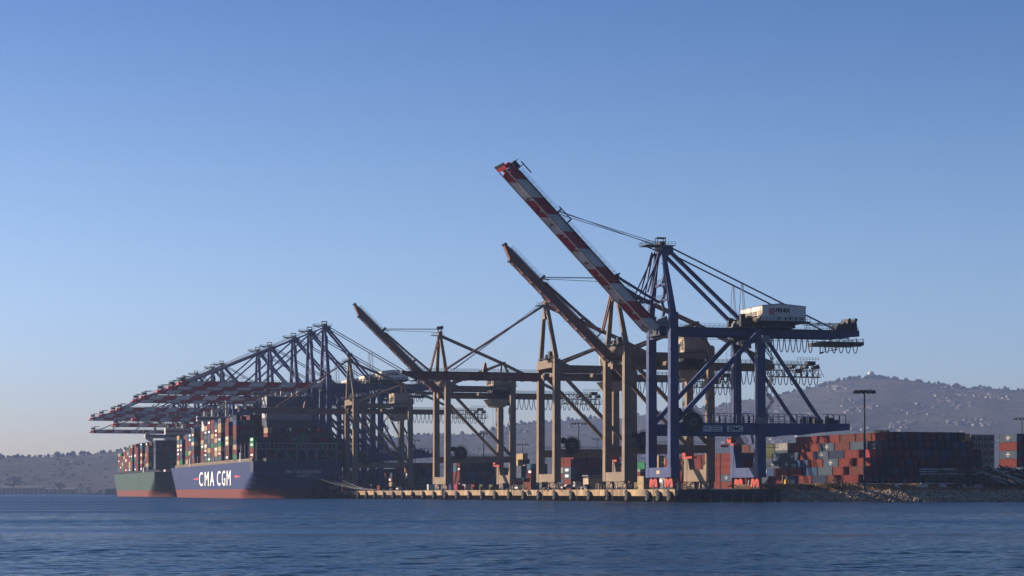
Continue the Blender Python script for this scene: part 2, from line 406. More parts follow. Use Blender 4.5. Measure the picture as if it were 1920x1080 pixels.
def palm(px, hpx, kind, label, z=Z + 8, base=3.0):
    h = hpx/F*z; t = thing('palm_tree' if kind == 'palm' else 'broadleaf_tree', label, 'tree', (xl(px, z), z, base), 0, 'trees on the far shore')
    M().tube((0,0,0), (.4,0,h*.8), .9, 6, r2=.5).build('trunk', TRUNK, t)
    m = M()
    if kind == 'palm':
        for i in range(16):
            a = 2*pi*i/16; L = h*.22; d = random.uniform(-.6, .5)
            m.add([(.4,0,h*.8), (.4+cos(a)*L*.5-sin(a)*.8, sin(a)*L*.5+cos(a)*.8, h*.8+L*(.3+d*.4)), (.4+cos(a)*L, sin(a)*L, h*.8+L*d), (.4+cos(a)*L*.5+sin(a)*.8, sin(a)*L*.5-cos(a)*.8, h*.8+L*(.3+d*.4))], [(0,1,2,3)])
    else:
        for _ in range(26): blob(m, (random.gauss(0, h*.22), random.gauss(0, h*.2), h*random.uniform(.42, .95)), h*.16, h*.14)
    m.build('crown', LEAF, t)
for px, hp, kd, lb in ((2, 26, 'palm', 'leftmost palm on the far shore at the picture edge'), (24, 30, 'tree', 'broad dark tree on the far shore left of the sheds'),
        (39, 33, 'palm', 'palm just right of the broad dark tree on the far shore'), (65, 34, 'palm', 'tallest palm rising behind the long far shed'),
        (74, 30, 'palm', 'short palm beside the tallest palm on the far shore'), (110, 20, 'tree', 'low round tree behind the shorter far shed'), (170, 22, 'palm', 'single palm behind the moored white boats')):
    palm(px, hp, kd, lb)
def boat(px, z, L, hgt, hullm, label, superm=SHIPW, name='work_boat', cat='boat', houses=((.1, .35, .8),)):
    t = thing(name, label, cat, ((px - 960)/F*z, z, 0), 0)
    m = M(); m.prism([(-L/2, -.5), (L/2*.9, -.5), (L/2, hgt), (-L/2, hgt*.9)], 'y', -L*.09, L*.09); m.build('hull', hullm, t)
    for a, b, h in houses:
        m = M(); m.box(L*a - L/2, L*b - L/2, -L*.07, L*.07, hgt*.92, hgt*(1 + h)); m.build('deckhouse', superm, t)
        m = M(); m.box(L*a - L/2 + .3, L*b - L/2 - .3, -L*.07 - .06, -L*.07 + .02, hgt*(1 + h*.55), hgt*(1 + h*.8)); m.build('window_strip', GLASS, t)
    M().tube((L*(houses[0][0]+.1) - L/2, 0, hgt*(1 + houses[0][2])), (L*(houses[0][0]+.1) - L/2, 0, hgt*(2.1 + houses[0][2])), .18).build('mast', STEEL, t)
boat(168, 3500, 13, 3.2, SHIPG, 'grey work boat with white cabin, left of the two by the far quay', houses=((.15, .75, 1.1),))
boat(187, 3500, 12, 3.4, SHIPG, 'small grey work boat with long white cabin beside the dark barge', houses=((.1, .85, .9), (.5, .8, 1.7)))
boat(218, 3420, 34, 10.5, SHIPD, 'dark slab sided barge behind the bow of the green ship', superm=SHIPD, name='barge', cat='barge', houses=((.75, .9, .3),))
# ------------------------------------------------------------------ wharf
CONC2 = mat('stained_concrete', (.175, .125, .078), .85, .35, .3, streak=.7, bump=.3, sscale=(.6, .6, .05))
CONC3 = mat('new_pale_concrete', (.30, .215, .13), .85, .25, .4, streak=.4, bump=.3)
w = M(); w.box(V0 + .05, V0 + 1.2, UE, 1190, 1.9, DECK - .03); wf = w.build('wharf_fascia', CONC, None, Q(0, 0, 0), TH, kind='structure')
rw = random.Random(12); u = UE
PMESH = {}
while u < 620:
    ln = rw.choice((4.5, 6.6, 9.0)); k = (ln, rw.choice((0, 0, 0, 1, 1, 2)))
    if k not in PMESH: PMESH[k] = M().box(V0 - .02, V0 + .048, .06, ln - .06, 1.86, DECK).mesh('fascia_panel', (CONC, CONC2, CONC3)[k[1]])
    put('fascia_panel', PMESH[k], wf, (rw.uniform(-.03, .03), u, rw.uniform(-.03, .0))); u += ln
ladm = M()
for z in range(9): ladm.box(-.06, -.02, -.25, .25, .3 + z*.42, .36 + z*.42)
for y in (-.27, .24): ladm.box(-.07, -.01, y, y + .04, .0, 4.4)
ladm = ladm.mesh('wharf_ladder', STEEL)
for i, u in enumerate((-3, 38, 77, 118, 160, 199)): put('wharf_ladder', ladm, None, Q(V0 - .06, u + 1, 0), TH, label='steel ladder on the wharf face, %s from the right end' % ('nearest', 'second', 'third', 'fourth', 'fifth', 'sixth')[i], category='ladder', group='ladders on the wharf face')
w = M(); w.box(V0 + 1.21, V0 + 7.6, UE + 1.05, 1190, 2.5, DECK - .01); w.build('wharf_deck', YARD, None, Q(0, 0, 0), TH, kind='structure')
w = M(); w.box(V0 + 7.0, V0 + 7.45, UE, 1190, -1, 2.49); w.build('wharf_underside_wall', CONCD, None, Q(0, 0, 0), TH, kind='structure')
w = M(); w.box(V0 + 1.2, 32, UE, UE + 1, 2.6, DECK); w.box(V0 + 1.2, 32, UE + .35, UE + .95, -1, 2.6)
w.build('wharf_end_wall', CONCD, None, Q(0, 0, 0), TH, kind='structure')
pm = M().box(-.35, .35, -.35, .35, -1.2, 2.45).mesh('timber_pile', PILE)
ORDP = ['first', 'second', 'third', 'fourth', 'fifth', 'sixth', 'seventh', 'eighth', 'last']
for i in range(9): put('timber_pile', pm, None, Q(1 + i*3.6, UE + .1, 0), TH, label='timber pile, %s from the left on the wharf end wall' % ORDP[i], category='pile', group='piles along the wharf end')
def fender():
    t = thing('fender', 'black rubber fender with grey timber post on the wharf face', 'fender', (0, 0, 0), TH, 'fenders along the wharf face')
    M().box(-.5, -.09, -.5, .5, .55, 3.9).build('fender_post', PILE, t)
    m = M(); pts = [(-.9, 3.5), (-3.4, 3.2), (-4.6, 2.3), (-4.7, 1.0), (-3.6, .4), (-2.6, .6), (-2.6, 1.8), (-1.8, 2.6), (-.9, 2.7)]
    m.prism(pts, 'x', -1.1, -.1); m.build('rubber_arm', RUBBER, t)
    M().tube((-1.35, -3.1, 1.5), (-.1, -3.1, 1.5), 1.2, 12).build('rubber_roll', RUBBER, t)
    return t
FU = [-15.5 + 20.05*i for i in range(26)]
f0 = fender(); f0.location = Q(V0, FU[0], 0)
def nth(i): return '%d%s' % (i, 'th' if 10 < i % 100 < 14 else {1: 'st', 2: 'nd', 3: 'rd'}.get(i % 10, 'th'))
f0['label'] = 'black rubber fender nearest the right end of the wharf face'
for i, u in enumerate([-27 + 21.5, *FU[1:]]):
    c = copy_tree(f0); c.location = Q(V0, u, 0); c['label'] = 'black rubber fender, %s from the right end of the wharf face' % nth(i + 2)
bm_ = M().tube((0,0,0), (0,0,.5), .22, 8).tube((0,0,.5), (0,0,.72), .4, 8).mesh('bollard', DARKM)
for i in range(28): put('bollard', bm_, None, Q(V0 + .65, -18 + 17*i, DECK), TH, label='dark mooring bollard, %s from the right end of the wharf edge' % nth(i + 1), category='bollard', group='bollards along the wharf edge')
# bank with riprap to the right of the wharf
def bank_h(x, d):                             # d metres inland of the toe
    return -.6 + 6.1*min(1, max(0, d/11))**.8 + .25*mn.noise(Vector((x*.05, d*.2, 1)))
def toe(x):
    return 694 + 14*min(1, max(0, (x - 76)/40)) + 2.5*mn.noise(Vector((x*.03, 5, 0)))
bk = M(); xs = [72 + i*2.2 for i in range(150)]; ds = [-2, 0, 2, 4, 6, 8, 10, 12, 16, 24, 40]
for x in xs:
    for d in ds: bk.v.append((x, toe(x) + d, bank_h(x, d) - (0 if d < 30 else .6)))
for i in range(len(xs) - 1):
    for j in range(len(ds) - 1):
        a = i*len(ds) + j; bk.f.append([a, a + len(ds), a + len(ds) + 1, a + 1]); bk.m.append(0)
bk.build('earth_bank', DIRT, kind='structure')
random.seed(5); rk = M()
for i in range(9500):
    x = random.uniform(74, 300); d = random.uniform(-1.5, 6.6)
    r = random.choice((.22, .3, .35, .42, .5, .62))
    if x < 79 and d < 3: continue
    blob(rk, (x, toe(x) + d, bank_h(x, d) + r*.15), r, r*random.uniform(.8, 1.1), n=5)
rk.build('riprap', ROCK, kind='stuff', label='tumbled grey brown boulders lining the shore bank', category='rocks')
gm = M()
for i in range(16000):
    x = random.uniform(80, 300); d = random.uniform(5.8, 15); h = random.uniform(.25, .7); a = random.uniform(0, pi)
    z = bank_h(x, d); yy = toe(x) + d; wd = random.uniform(.12, .35); k = random.uniform(-.4, .4)
    gm.add([(x - wd*cos(a), yy - wd*sin(a), z - .1), (x + wd*cos(a), yy + wd*sin(a), z - .1), (x + k, yy + k*.5, z + h)], [(0,1,2)])
gm.build('dry_grass', DRYG, kind='stuff', label='dry brown grass along the top of the bank', category='grass')
for i, (px, r, lb) in enumerate(((1566, 2.4, 'dark olive shrub on the bank below the light mast'), (1512, 1.3, 'small dark shrub at the left end of the grassy bank'))):
    x = (px - 960)/F*716; t = thing('shrub', lb, 'shrub', (x, toe(x) + 9, bank_h(x, 9)), 0); m = M()
    for _ in range(60): blob(m, (random.gauss(0, r*.8), random.gauss(0, r*.5), abs(random.gauss(0, r*.35))), r*.2, r*.2)
    m.build('foliage', BUSH, t); M().tube((0,0,-.2), (0,0,r*.5), .12).build('stem', TRUNK, t)

# ------------------------------------------------------------------ blue ship-to-shore cranes
HB = 10.15                                    # half the spacing of the legs along the quay
GA = 29.4                                     # rail gauge
def loops(parent, x0, n, dx, z0, drop, y, name='festoon_loop', r=.15):
    me = M(); pts = []
    for k in range(11):
        t = -1 + k/5; pts.append((t*dx*.42, 0, -drop*(1 - abs(t)**2.6)))
    me = M().path(pts, r, 4).mesh(name, CABLE)
    for i in range(n): put(name, me, parent, (x0 + i*dx, y, z0))
def reel(parent, x, z, y, r, spikes, mats_):
    m = M(); m.tube((x, y, z), (x, y + .7, z), r, 28); o = m.build('cable_reel', mats_, parent)
    m = M(); m.tube((x, y - .35, z), (x, y - .03, z), r*.36, 18); m.build('reel_hub', STEEL, o)
    m = M(); m.tube((x, y - .5, z), (x, y - .38, z), r*.2, 14); m.build('hub_cap', DARKM, o)
    if spikes:
        m = M()
        for i in range(34):
            a = 2*pi*i/34; m.beam((x + cos(a)*r*.6, y - .1, z + sin(a)*r*.6), (x + cos(a)*r*1.28, y - .1, z + sin(a)*r*1.28), .24, .2, (0,1,0))
        m.build('reel_spokes', DARKM, o)
def stair(parent, x, y, z0, z1, wx=3.2, dy=1.6, step=3.4, name='stair_tower'):
    m = M(); n = int((z1 - z0)/step)
    for i in range(n):
        a, b = z0 + i*step, z0 + (i + 1)*step; s = 1 if i % 2 else -1
        for o in (0, dy): m.beam((x - s*wx/2, y + o, a), (x + s*wx/2, y + o, b), .12, .3)
        m.beam((x - s*wx/2, y + dy/2, a + 1), (x + s*wx/2, y + dy/2, b + 1), .1, .08)
        m.box(x + s*wx/2 - .55, x + s*wx/2 + .55, y - .2, y + dy + .2, b - .1, b)
        m.rail((x + s*wx/2 - .5, y - .2, b), (x + s*wx/2 + .5, y - .2, b), 1.1, 1)
    for px in (-wx/2, wx/2): m.beam((x + px, y + dy, z0), (x + px, y + dy, z1), .14, .14)
    m.build(name, STEEL, parent)
def bogies(parent, x, mt, red=True):
    for sy in (-1, 1):
        y = sy*7.1; m = M()
        W = 3.7
        poly = [(-W, .9), (-W*.86, .9), (-W*.62, 2.2), (-W*.30, 1.15), (0, .95), (W*.30, 1.15), (W*.62, 2.2), (W*.86, .9), (W, .9), (W*.74, 3.55), (W*.42, 3.55), (0, 2.15), (-W*.42, 3.55), (-W*.74, 3.55)] if red else \
               [(-W, .8), (-W*.7, .8), (-W*.5, 1.6), (-W*.2, .8), (W*.2, .8), (W*.5, 1.6), (W*.7, .8), (W, .8), (W*.85, 2.0), (W*.4, 2.75), (-W*.4, 2.75), (-W*.85, 2.0)]
        # the outline is concave, so it is built from convex pieces
        t = .75
        def seg(p, q, w): m.beam((x, y + p[0], p[1]), (x, y + q[0], q[1]), t*2, w, (1,0,0))
        if red:
            for s in (-1, 1):
                seg((s*W*.62, 3.75), (s*W*.86, .75), .95); seg((s*W*.6, 3.6), (0, 1.75), 1.05); seg((s*W*.5, 2.6), (s*W*.3, .8), .7)
        else:
            m.box(x - t, x + t, y - W*.55, y + W*.55, 1.9, 2.75)
            for s in (-1, 1): seg((s*W*.5, 2.2), (s*W*.78, .9), .9); seg((s*W*.45, 2.2), (s*W*.2, .9), .7)
        o = m.build('bogie', mt, parent)
        wm = M()
        for k in range(6):
            yy = y + (-W + .55) + k*(2*W - 1.1)/5
            wm.tube((x - .25, yy, .52), (x + .25, yy, .52), .45, 10)
        wm.build('wheels', DARKM, o)
    M().beam((x, -1.0, 3.0), (x, -.2, .4), .35, .35).build('jacking_strut', SHIPW, parent)

def blue_crane(label, shift, P, group=None):
    G, A, LB, ang = P['G'], P['A'], P['LB'], radians(P['ang'])
    big = P.get('big'); root = thing('ship_to_shore_crane', label, 'crane', Q(0, shift, DECK), TH, group)
    gd = 2.6 if not big else 3.0; gy = 4.0; lw = 1.45 if not big else 1.55
    # legs, sills, bogies
    for sx, x in ((0, 0.), (1, GA)):
        top = G - gd if sx else G + 4.1
        for sy in (-1, 1):
            y = sy*HB; m = M()
            m.beam((x, y, 3.8), (x, y, 17.3), 2.9, 2.9, (0,1,0), w2=2.9, h2=2.6); m.beam((x, y, 17.3), (x, y, top), lw*2, 2.6, (0,1,0), w2=lw*1.75, h2=2.3)
            for zz in (11.5, 17.6, 26, 35.5, 44): m.box(x - lw - .03, x + lw + .03, y - 1.36, y + 1.36, zz, zz + .22)
            m.build('leg', BLUE, root)
            if sx:
                M().prism([(sy*(HB - 1.25), 6.95), (sy*(HB - 3.0), 6.95), (sy*(HB - 1.25), 13)], 'x', x - 1.3, x + 1.3).build('leg_gusset', BLUE, root)
        M().box(x - 1.38, x + 1.38, -11.9, 11.9, 3.8, 6.92).build('sill_beam', BLUE, root)
        bogies(root, x, BOGIE)
        if sx: M().box(x - 1.1, x + 1.1, -HB + 1.25, HB - 1.25, 14.6, 17.6).build('cross_beam', BLUE, root)
    M().box(-1.46, -1.39, -1.6, 1.6, 4.9, 6.0).build('number_plate', HOUSET, root)
    # portal beams with their cantilevered tails
    for sy in (-1, 1):
        y = sy*HB
        m = M(); m.box(1.5, GA - 1.5, y - .8, y + .8, 17.3, 21.05)
        m.prism([(GA + 1.5, 17.3), (43, 17.3), (48, 18.0), (60.2, 19.1), (60.2, 21.2), (GA + 1.5, 21.05)], 'y', y - .8, y + .8)
        m.build('portal_beam', BLUE, root)
    m = M()
    for sy in (-1, 1):
        y = sy*(HB + .7)
        m.rail((13, y, 21.1), (27.5, y, 21.1), 1.1, 1.8, .08); m.rail((31, y, 21.1), (61.5, y, 21.2), 1.1, 1.8, .08)
    m.build('handrail', DARKM, root)
    hoop = M()
    hoop.beam((0, 0, 0), (0, 0, 2.6), .32, .32, (1,0,0)); hoop.beam((0, 0, 2.6), (-.35, 0, 2.95), .3, .3); hoop.beam((-1.9, 0, 2.98), (-.3, 0, 2.98), .24, .2)
    hm = hoop.mesh('beam_hoop', BLUE)
    for sy in (-1, 1):
        for i, x in enumerate([13.6, 15.5, 17.5, 19.5, 21.6, 23.6, 25.5, 27.3, 32, 34, 36, 38, 40, 42.2, 44.2, 46.3, 53.0, 55, 57, 59.2]): put('beam_hoop', hm, root, (x, sy*(HB - .3), 21.06))
    m = M(); random.seed(3)
    for i in range(16):
        x = random.uniform(44, 58); y = random.uniform(-HB - .5, HB*.5); m.box(x, x + random.uniform(.6, 1.8), y, y + 1.5, 21.2, 21.2 + random.uniform(.8, 2.6))
    m.build('deck_machinery', DARKM, root)
    M().box(28.0, 31.2, -HB - 1.75, -HB - 1.46, 20.9, 23.0).build('switch_box', SHIPG, root)
    if P.get('signs'):
        s1 = M().box(9.7, 16.3, -HB - .90, -HB - .83, 18.25, 20.1).build('sign_board', WHITE, root)
        lettering('SWL', 1.75, .8, 'front', (11.0, -HB - .905, 19.2), INK, s1, extr=.02, bold=.02)
        m = M()
        for zz in (19.75, 19.2, 18.65):
            x = 12.5
            while x < 15.8:
                wd = random.choice((.35, .5, .7)); m.box(x, x + wd, -HB - .925, -HB - .905, zz - .13, zz + .13); x += wd + .16
        m.build('small_print', INK, s1)
        s2 = M().box(17.8, 23.2, -HB - .90, -HB - .83, 18.25, 20.15).build('sign_board', WHITE, root)
        lettering('ZPMC', 4.7, 1.4, 'front', (20.5, -HB - .905, 19.2), INK, s2, extr=.02, bold=.03)
    # bracing
    for sy in (-1, 1):
        y = sy*HB
        if big: M().beam((1.2, y, G - gd - 1), (GA - .8, y, 21.6 + 6), 1.15, 1.3).beam((1.2, y, G - gd - 17), (GA - 1, y, 21.3), 1.0, 1.1).build('diagonal_brace', BLUE, root)
        else: M().beam((1.0, y, 21.4), (28.4, y, G - 2.2), 1.25, 1.35).build('diagonal_brace', BLUE, root)
        M().beam((31.0, y, G - gd - .4), (50.2, y, 21.9), .95, 1.0).build('tail_brace', BLUE, root)
    M().box(-1, 1, -HB + 1.2, HB - 1.2, G - gd - .9, G - gd + .9).build('portal_cross_beam', BLUE, root)
    M().box(GA - 1, GA + 1, -HB + 1.2, HB - 1.2, G - gd - 2.1, G - gd - .02).build('portal_cross_beam', BLUE, root)
    for sx, x in ((0, 0.), (1, GA)):           # stubs that tie the legs to the girders
        for sy in (-1, 1): M().box(x - .9, x + .9, sy*(gy + .62), sy*(HB - 1.2), G - 2.2, G - .4).build('outrigger', BLUE, root)
    # main girders
    TL = 66.5
    for sy in (-1, 1):
        m = M(); m.prism([(-2.6, G - gd), (58, G - gd), (TL, G - gd*.75), (TL, G), (-2.6, G)], 'y', sy*gy - .6, sy*gy + .6); m.build('main_girder', BLUE, root)
    m = M()
    for x in range(2, 66, 6): m.box(x - .3, x + .3, -gy + .62, gy - .62, G - 1.2, G - .5)
    m.build('girder_ties', BLUE, root)
    m = M()
    for sy in (-1, 1): m.rail((3, sy*(gy + .9), G), (24, sy*(gy + .9), G), 1.15, 1.6, .08); m.rail((47, sy*(gy + .9), G), (66, sy*(gy + .9), G), 1.15, 1.6, .08); m.box(3, 66, sy*(gy + .62), sy*(gy + 1.1), G - .35, G - .2)
    m.build('girder_walkway', DARKM, root)
    m = M()
    for sy in (-1, 1): m.box(-2, 66, sy*(gy + .2) - .12, sy*(gy + .2) + .12, G - gd - .62, G - gd - .5)
    for x in range(0, 66, 3): m.box(x - .1, x + .1, -gy - .3, -gy - .1, G - gd - .5, G - gd)
    m.build('trolley_rail', BLUE, root)
    # mast
    for sy in (-1, 1):
        M().beam((-.2, sy*(HB - .1), G + 4.0), (-.8, sy*3.1, A - 1.4), 1.9, 1.9, (1,0,0), w2=1.15, h2=1.2).build('mast_post', BLUE, root)
    m = M(); m.box(-1.3, .9, -3.9, 3.9, A - 1.7, A + .4); m.prism([(.9, A - 2.8), (2.4, A - 1.6), (2.2, A + .1), (.9, A + .4)], 'y', -3.9, 3.9); m.build('mast_head', BLUE, root)
    m = M(); m.box(-6.6, 3.2, -3.6, 3.6, A + .45, A + .62); m.beam((-5.5, 0, A + .4), (-1.2, 0, A - 1.2), .35, .35)
    for sy in (-3.6, 3.6): m.rail((-6.6, sy, A + .6), (3.2, sy, A + .6), 1.1, 1.3, .08)
    m.rail((-6.6, -3.6, A + .6), (-6.6, 3.6, A + .6), 1.1, 1.3, .08); m.build('mast_platform', DARKM, root)
    m = M()
    for x in (-2, .7):
        for y in (-1, 1): m.beam((x, y, A + .6), (x, y, A + 3.1), .2, .2, (1,0,0))
    m.box(-2.2, .9, -1.2, 1.2, A + 2.95, A + 3.3); m.box(-1.4, .4, -2, 2, A + .62, A + 1.9); m.build('sheave_frame', DARKM, root)
    for zc, hw in ((G + 8.5, 7.2), (G + 13.5, 5.8)):
        M().box(-.5, .3, -hw*1.0, hw*1.0, zc - .35, zc + .35).rail((-1.2, -hw + 1, zc + .4), (-1.2, hw - 1, zc + .4), 1.1, 1.5, .08).build('mast_tie', BLUE, root)
    m = M(); k = 0
    zz = G + 2
    while zz < A - 6:
        yy = 2.6 - 2.2*((zz - G)/(A - G)); s = 1 if k % 2 else -1
        m.beam((1.2, yy - s*1.1, zz), (1.2, yy + s*1.1, zz + 3.1), .9, .14); m.beam((.7, yy - s*1.1, zz + 1), (.7, yy + s*1.1, zz + 4.1), .07, .07); m.box(.5, 1.9, yy + s*1.1 - .6, yy + s*1.1 + .6, zz + 3.05, zz + 3.2); zz += 3.1; k += 1
    m.build('mast_stair', STEEL, root)
    # stays
    h = G - 51.7
    for sy in (-1, 1):
        M().beam((1.2, sy*3.3, A - 1.2), (27.6, sy*4.3, G + .2), 1.0, 1.25, (0,1,0)).build('back_strut', BLUE, root)
        M().beam((1.6, sy*3.6, A - .2), (58.0, sy*4.1, G + .2), .42, .42).build('backstay', BLUE, root)
        m = M(); p = lerp((1.6, sy*3.6, A - .2), (58.0, sy*4.1, G + .2), .50)
        for dx in (-1.2, .5, 1.3): m.beam((p[0] - 4 + dx*.2, p[1], p[2] + 1.9), (p[0] - 4 + dx, p[1], G + 2.5), .14, .14)
        m.build('stay_hanger', STEEL, root)
    m = M()
    for i, (a, b) in enumerate((((0, -1, A), (27, -1, G + 3)), ((0, 1, A), (29, 1, G + 3)))): m.tube(a, b, .05, 4)
    m.build('hoist_rope', ROPE, root)
    # boom
    d = (-cos(ang), 0, sin(ang)); nrm = (sin(ang), 0, cos(ang))
    hx, hz = P['hinge']
    def BP(t, n, y): return (hx + d[0]*t + nrm[0]*n, y, hz + d[2]*t + nrm[2]*n)
    top, bot = P['bt'], P['bt'] - (2.45 if not big else 2.5)
    bd = top - bot
    edges = P['stripes']
    for k in range(len(edges) - 1):
        a, b = edges[k], edges[k + 1]; col = WHITE if (k % 2 == 0) else RED
        for sy in (-1, 1):
            m = M(); y0, y1 = sy*gy - .55, sy*gy + .55
            ka = 0 if k == 0 else bd; last = k == len(edges) - 2
            kb = -bd*.2 if last else bd
            m.hexa([BP(a + ka, bot, y0), BP(b + kb, bot, y0), BP(b + kb, bot, y1), BP(a + ka, bot, y1), BP(a, top, y0), BP(b, top, y0), BP(b, top, y1), BP(a, top, y1)])
            m.build('boom_section', col, root)
    L = edges[-1]
    m = M()
    for t in [2 + i*5.5 for i in range(int((L - 3)/5.5))]: 
        m.hexa([BP(t, bot + .5, -gy + .56), BP(t + .6, bot + .5, -gy + .56), BP(t + .6, bot + .5, gy - .56), BP(t, bot + .5, gy - .56), BP(t, bot + 1.2, -gy + .56), BP(t + .6, bot + 1.2, -gy + .56), BP(t + .6, bot + 1.2, gy - .56), BP(t, bot + 1.2, gy - .56)])
    m.build('boom_cross_ties', BLUE if big else DARKM, root)
    m = M()
    for sy in (-1, 1):                         # trolley rails under the boom
        yy = sy*(gy - .1); m.beam(BP(1, bot - .14, yy), BP(L + 1, bot - .14, yy), .5, .24, nrm)
    m.build('boom_trolley_rail', SHIPG, root)
    o = M(); o.beam(BP(L - .5, top - .6, -gy - .8), BP(L - .5, top - .6, gy + .8), 1.4, 1.1, nrm); o.beam(BP(L + 1.6, bot + .9, -gy - .8), BP(L + 1.6, bot + .9, gy + .8), 1.2, 1.8, nrm)
    for sy in (-1, 1): o.beam(BP(L - .5, top - .5, sy*gy), BP(L + 1.9, bot + 1.0, sy*gy), 1.0, .8, nrm)
    tip = o.build('boom_tip', RED, root)
    m = M()
    m.beam(BP(L + 2.6, bot + .2, -gy - .9), BP(L + 2.6, bot + .2, gy + .9), 1.2, .3, nrm)
    for yy in (-gy - .7, 0, gy + .7):
        m.beam(BP(L - 1.5, top, yy), BP(L - 1.5, top + 2.6, yy), .22, .22); m.beam(BP(L + .8, top - .3, yy), BP(L + .8, top + 2.4, yy), .22, .22)
    m.beam(BP(L - 5.2, top + 2.7, -gy), BP(L - .5, top + 2.7, -gy), .35, .3, nrm); m.beam(BP(L - 5.2, top + 2.7, gy), BP(L - .5, top + 2.7, gy), .35, .3, nrm)
    for sy in (-1, 1): m.beam(BP(L - 1.5, top + 1.2, sy*gy*.6), BP(L + 1, top + 1.2, sy*gy*.6), 1.5, 1.3, nrm)
    m.build('tip_platform', DARKM, tip)
    m = M(); st = 1.9; t = 2.
    yy = gy + .9
    for sy in (-1, 1):
        m.beam(BP(1, top + .05, sy*yy), BP(L - 2, top + .05, sy*yy), .9, .1, nrm)
        t = 2.
        while t < L - 2: m.beam(BP(t, top, sy*(yy + .4)), BP(t, top + 1.1, sy*(yy + .4)), .1, .1, (0,1,0)); t += 2.1
        for kk in (.55, 1.1): m.beam(BP(1, top + kk, sy*(yy + .4)), BP(L - 2, top + kk, sy*(yy + .4)), .07, .07)
    m.build('boom_walkway', DARKM, root)
    m = M(); m.beam(BP(48.5, top, -gy), BP(48.5, top + 2.1, -gy), .5, .5, (0,1,0)); m.beam(BP(48.5, top, gy), BP(48.5, top + 2.1, gy), .5, .5, (0,1,0)); m.beam(BP(49.5, top + 2.1, -gy), BP(44, top + 2.1, -gy), .3, .3, nrm)
    if P['ang'] > 5:
        for t in (44, 21, 11.5): m.beam(BP(t, top - .2, -gy), BP(t, top + 2.2, -gy), .45, .45, (0,1,0))
    m.build('stay_lugs', BLUE, root)
    # forestays
    if P['ang'] > 5:
        for sy in (-1, 1):
            y = sy*3.6; m = M()
            for (jx, jz) in ((-7.9, A - 14.7), (-6.2, A - 14.6)): m.beam((-1.2 - (7.9 + jx)*.6, y, A - 1.0), (jx, y, jz), .5, .42)
            m.beam((-2.0, y, A - 1.5), (-5.0, y, A - 17.3), .42, .42); m.build('forestay', BLUE, root)
            m = M(); m.beam((-7.9, y, A - 14.8), (-2.2, y, A - 17.8), .75, .7); m.beam((-7.9, y, A - 14.7), BP(20.5, top + .9, y), .6, .75); m.beam((-5, y, A - 17.4), BP(11.5, top + .8, y), .6, .6)
            m.build('folded_forestay', BLUE, root)
        m = M()
        for y, za in ((-1.5, .2), (1.5, .2), (-3.2, -1.2)):
            m.tube((-2.2, y, A + za + 1.2), BP(48.3, top + 1.4, y), .11, 5)
        m.build('boom_hoist_rope', ROPE, root)
    else:
        for sy in (-1, 1):
            y = sy*3.7
            M().beam((-1.2, y, A - .5), BP(P['stay'][0], top + .4, y), .55, .6).build('forestay', BLUE, root)
            M().beam((-1.2, y, A - 1.5), BP(P['stay'][1], top + .4, y), .42, .45).build('forestay', BLUE, root)
        m = M()
        for y in (-1.5, 1.5): m.tube((-2.2, y, A + 1.2), BP(P['stay'][0] - 2, top + 1.4, y), .1, 5)
        m.build('boom_hoist_rope', ROPE, root)
    M().prism([(-3.6, G + .1), (2.0, G + .1), (1.0, G + 3.6), (-1.2, G + 2.6)], 'y', -1.6, 1.6).build('hinge_machinery', SHIPG, root)
    m = M(); m.box(-3.2, 3, -6.5, 6.5, G - gd - .3, G - gd - .1); m.box(-3, 2, -2.8, 2.8, G - gd - .1, G - .3)
    m.rail((-3.2, -6.5, G), (1, -6.5, G), 1.1, 1.2, .08); m.build('hinge_platform', DARKM, root)
    # machinery house
    hz0 = G + 1.2; x0, x1 = 30.6, 45.7; hh = 5.6
    m = M(); m.prism([(x0, hz0 + .9), (x1, hz0 + .9), (x1, hz0 + hh), (x0 + 6, hz0 + hh + .8), (x0, hz0 + hh + .1)], 'y', -9, 9)
    hs = m.build('machinery_house', HOUSEW, root)
    M().prism([(x0 - .15, hz0 + hh + .13), (x0 + 6, hz0 + hh + .84), (x1 + .15, hz0 + hh + .03), (x1 + .15, hz0 + hh + .2), (x0 + 6, hz0 + hh + 1.0), (x0 - .15, hz0 + hh + .28)], 'y', -9.15, 9.15).build('roof', SHIPG, hs)
    lettering('FENIX', 5.1, 1.35, 'front', (x0 + 7.2, -9.005, hz0 + 4.35), INK, hs, extr=.03, bold=.05)
    em = M(); bx, bz = x0 + 2.3, hz0 + 2.35        # shield of slanting red bars
    for poly in (((0, 1.95), (1.25, 2.65), (0, 2.65)), ((0, 1.1), (2.0, 2.22), (2.0, 2.65), (1.55, 2.65), (0, 1.7)), ((0, .55), (.35, .4), (2.0, 1.35), (2.0, 1.95), (0, .85)), ((.75, .2), (1.0, .05), (2.0, .62), (2.0, 1.05))):
        em.prism([(bx + a, bz + .15 + b*.92) for a, b in poly], 'y', -9.04, -9.005)
    em.build('red_emblem', LOGOR, hs)
    m = M(); m.box(x0 + 7.0 - 2.4, x0 + 7 + 2.6, -9.03, -9.005, hz0 + 3.15, hz0 + 3.27); m.build('small_print', SHIPG, hs)
    m = M()
    for x in (x0 + 5.6, x0 + 7.9, x0 + 9.5, x0 + 11.4, x0 + 13.4): m.box(x, x + .42, -9.12, -9.003, hz0 + 1.35, hz0 + 2.1); m.box(x, x + .5, -9.3, -9.003, hz0 + 2.12, hz0 + 2.22)
    m.build('vents', DARKM, hs)
    m = M()
    for i in range(9): m.box(x0 - .06, x0 - .005, -8.4 + i*1.95, -8.4 + i*1.95 + 1.1, hz0 + 1.4, hz0 + 4.4)
    m.build('louvres', HOUSET, hs)
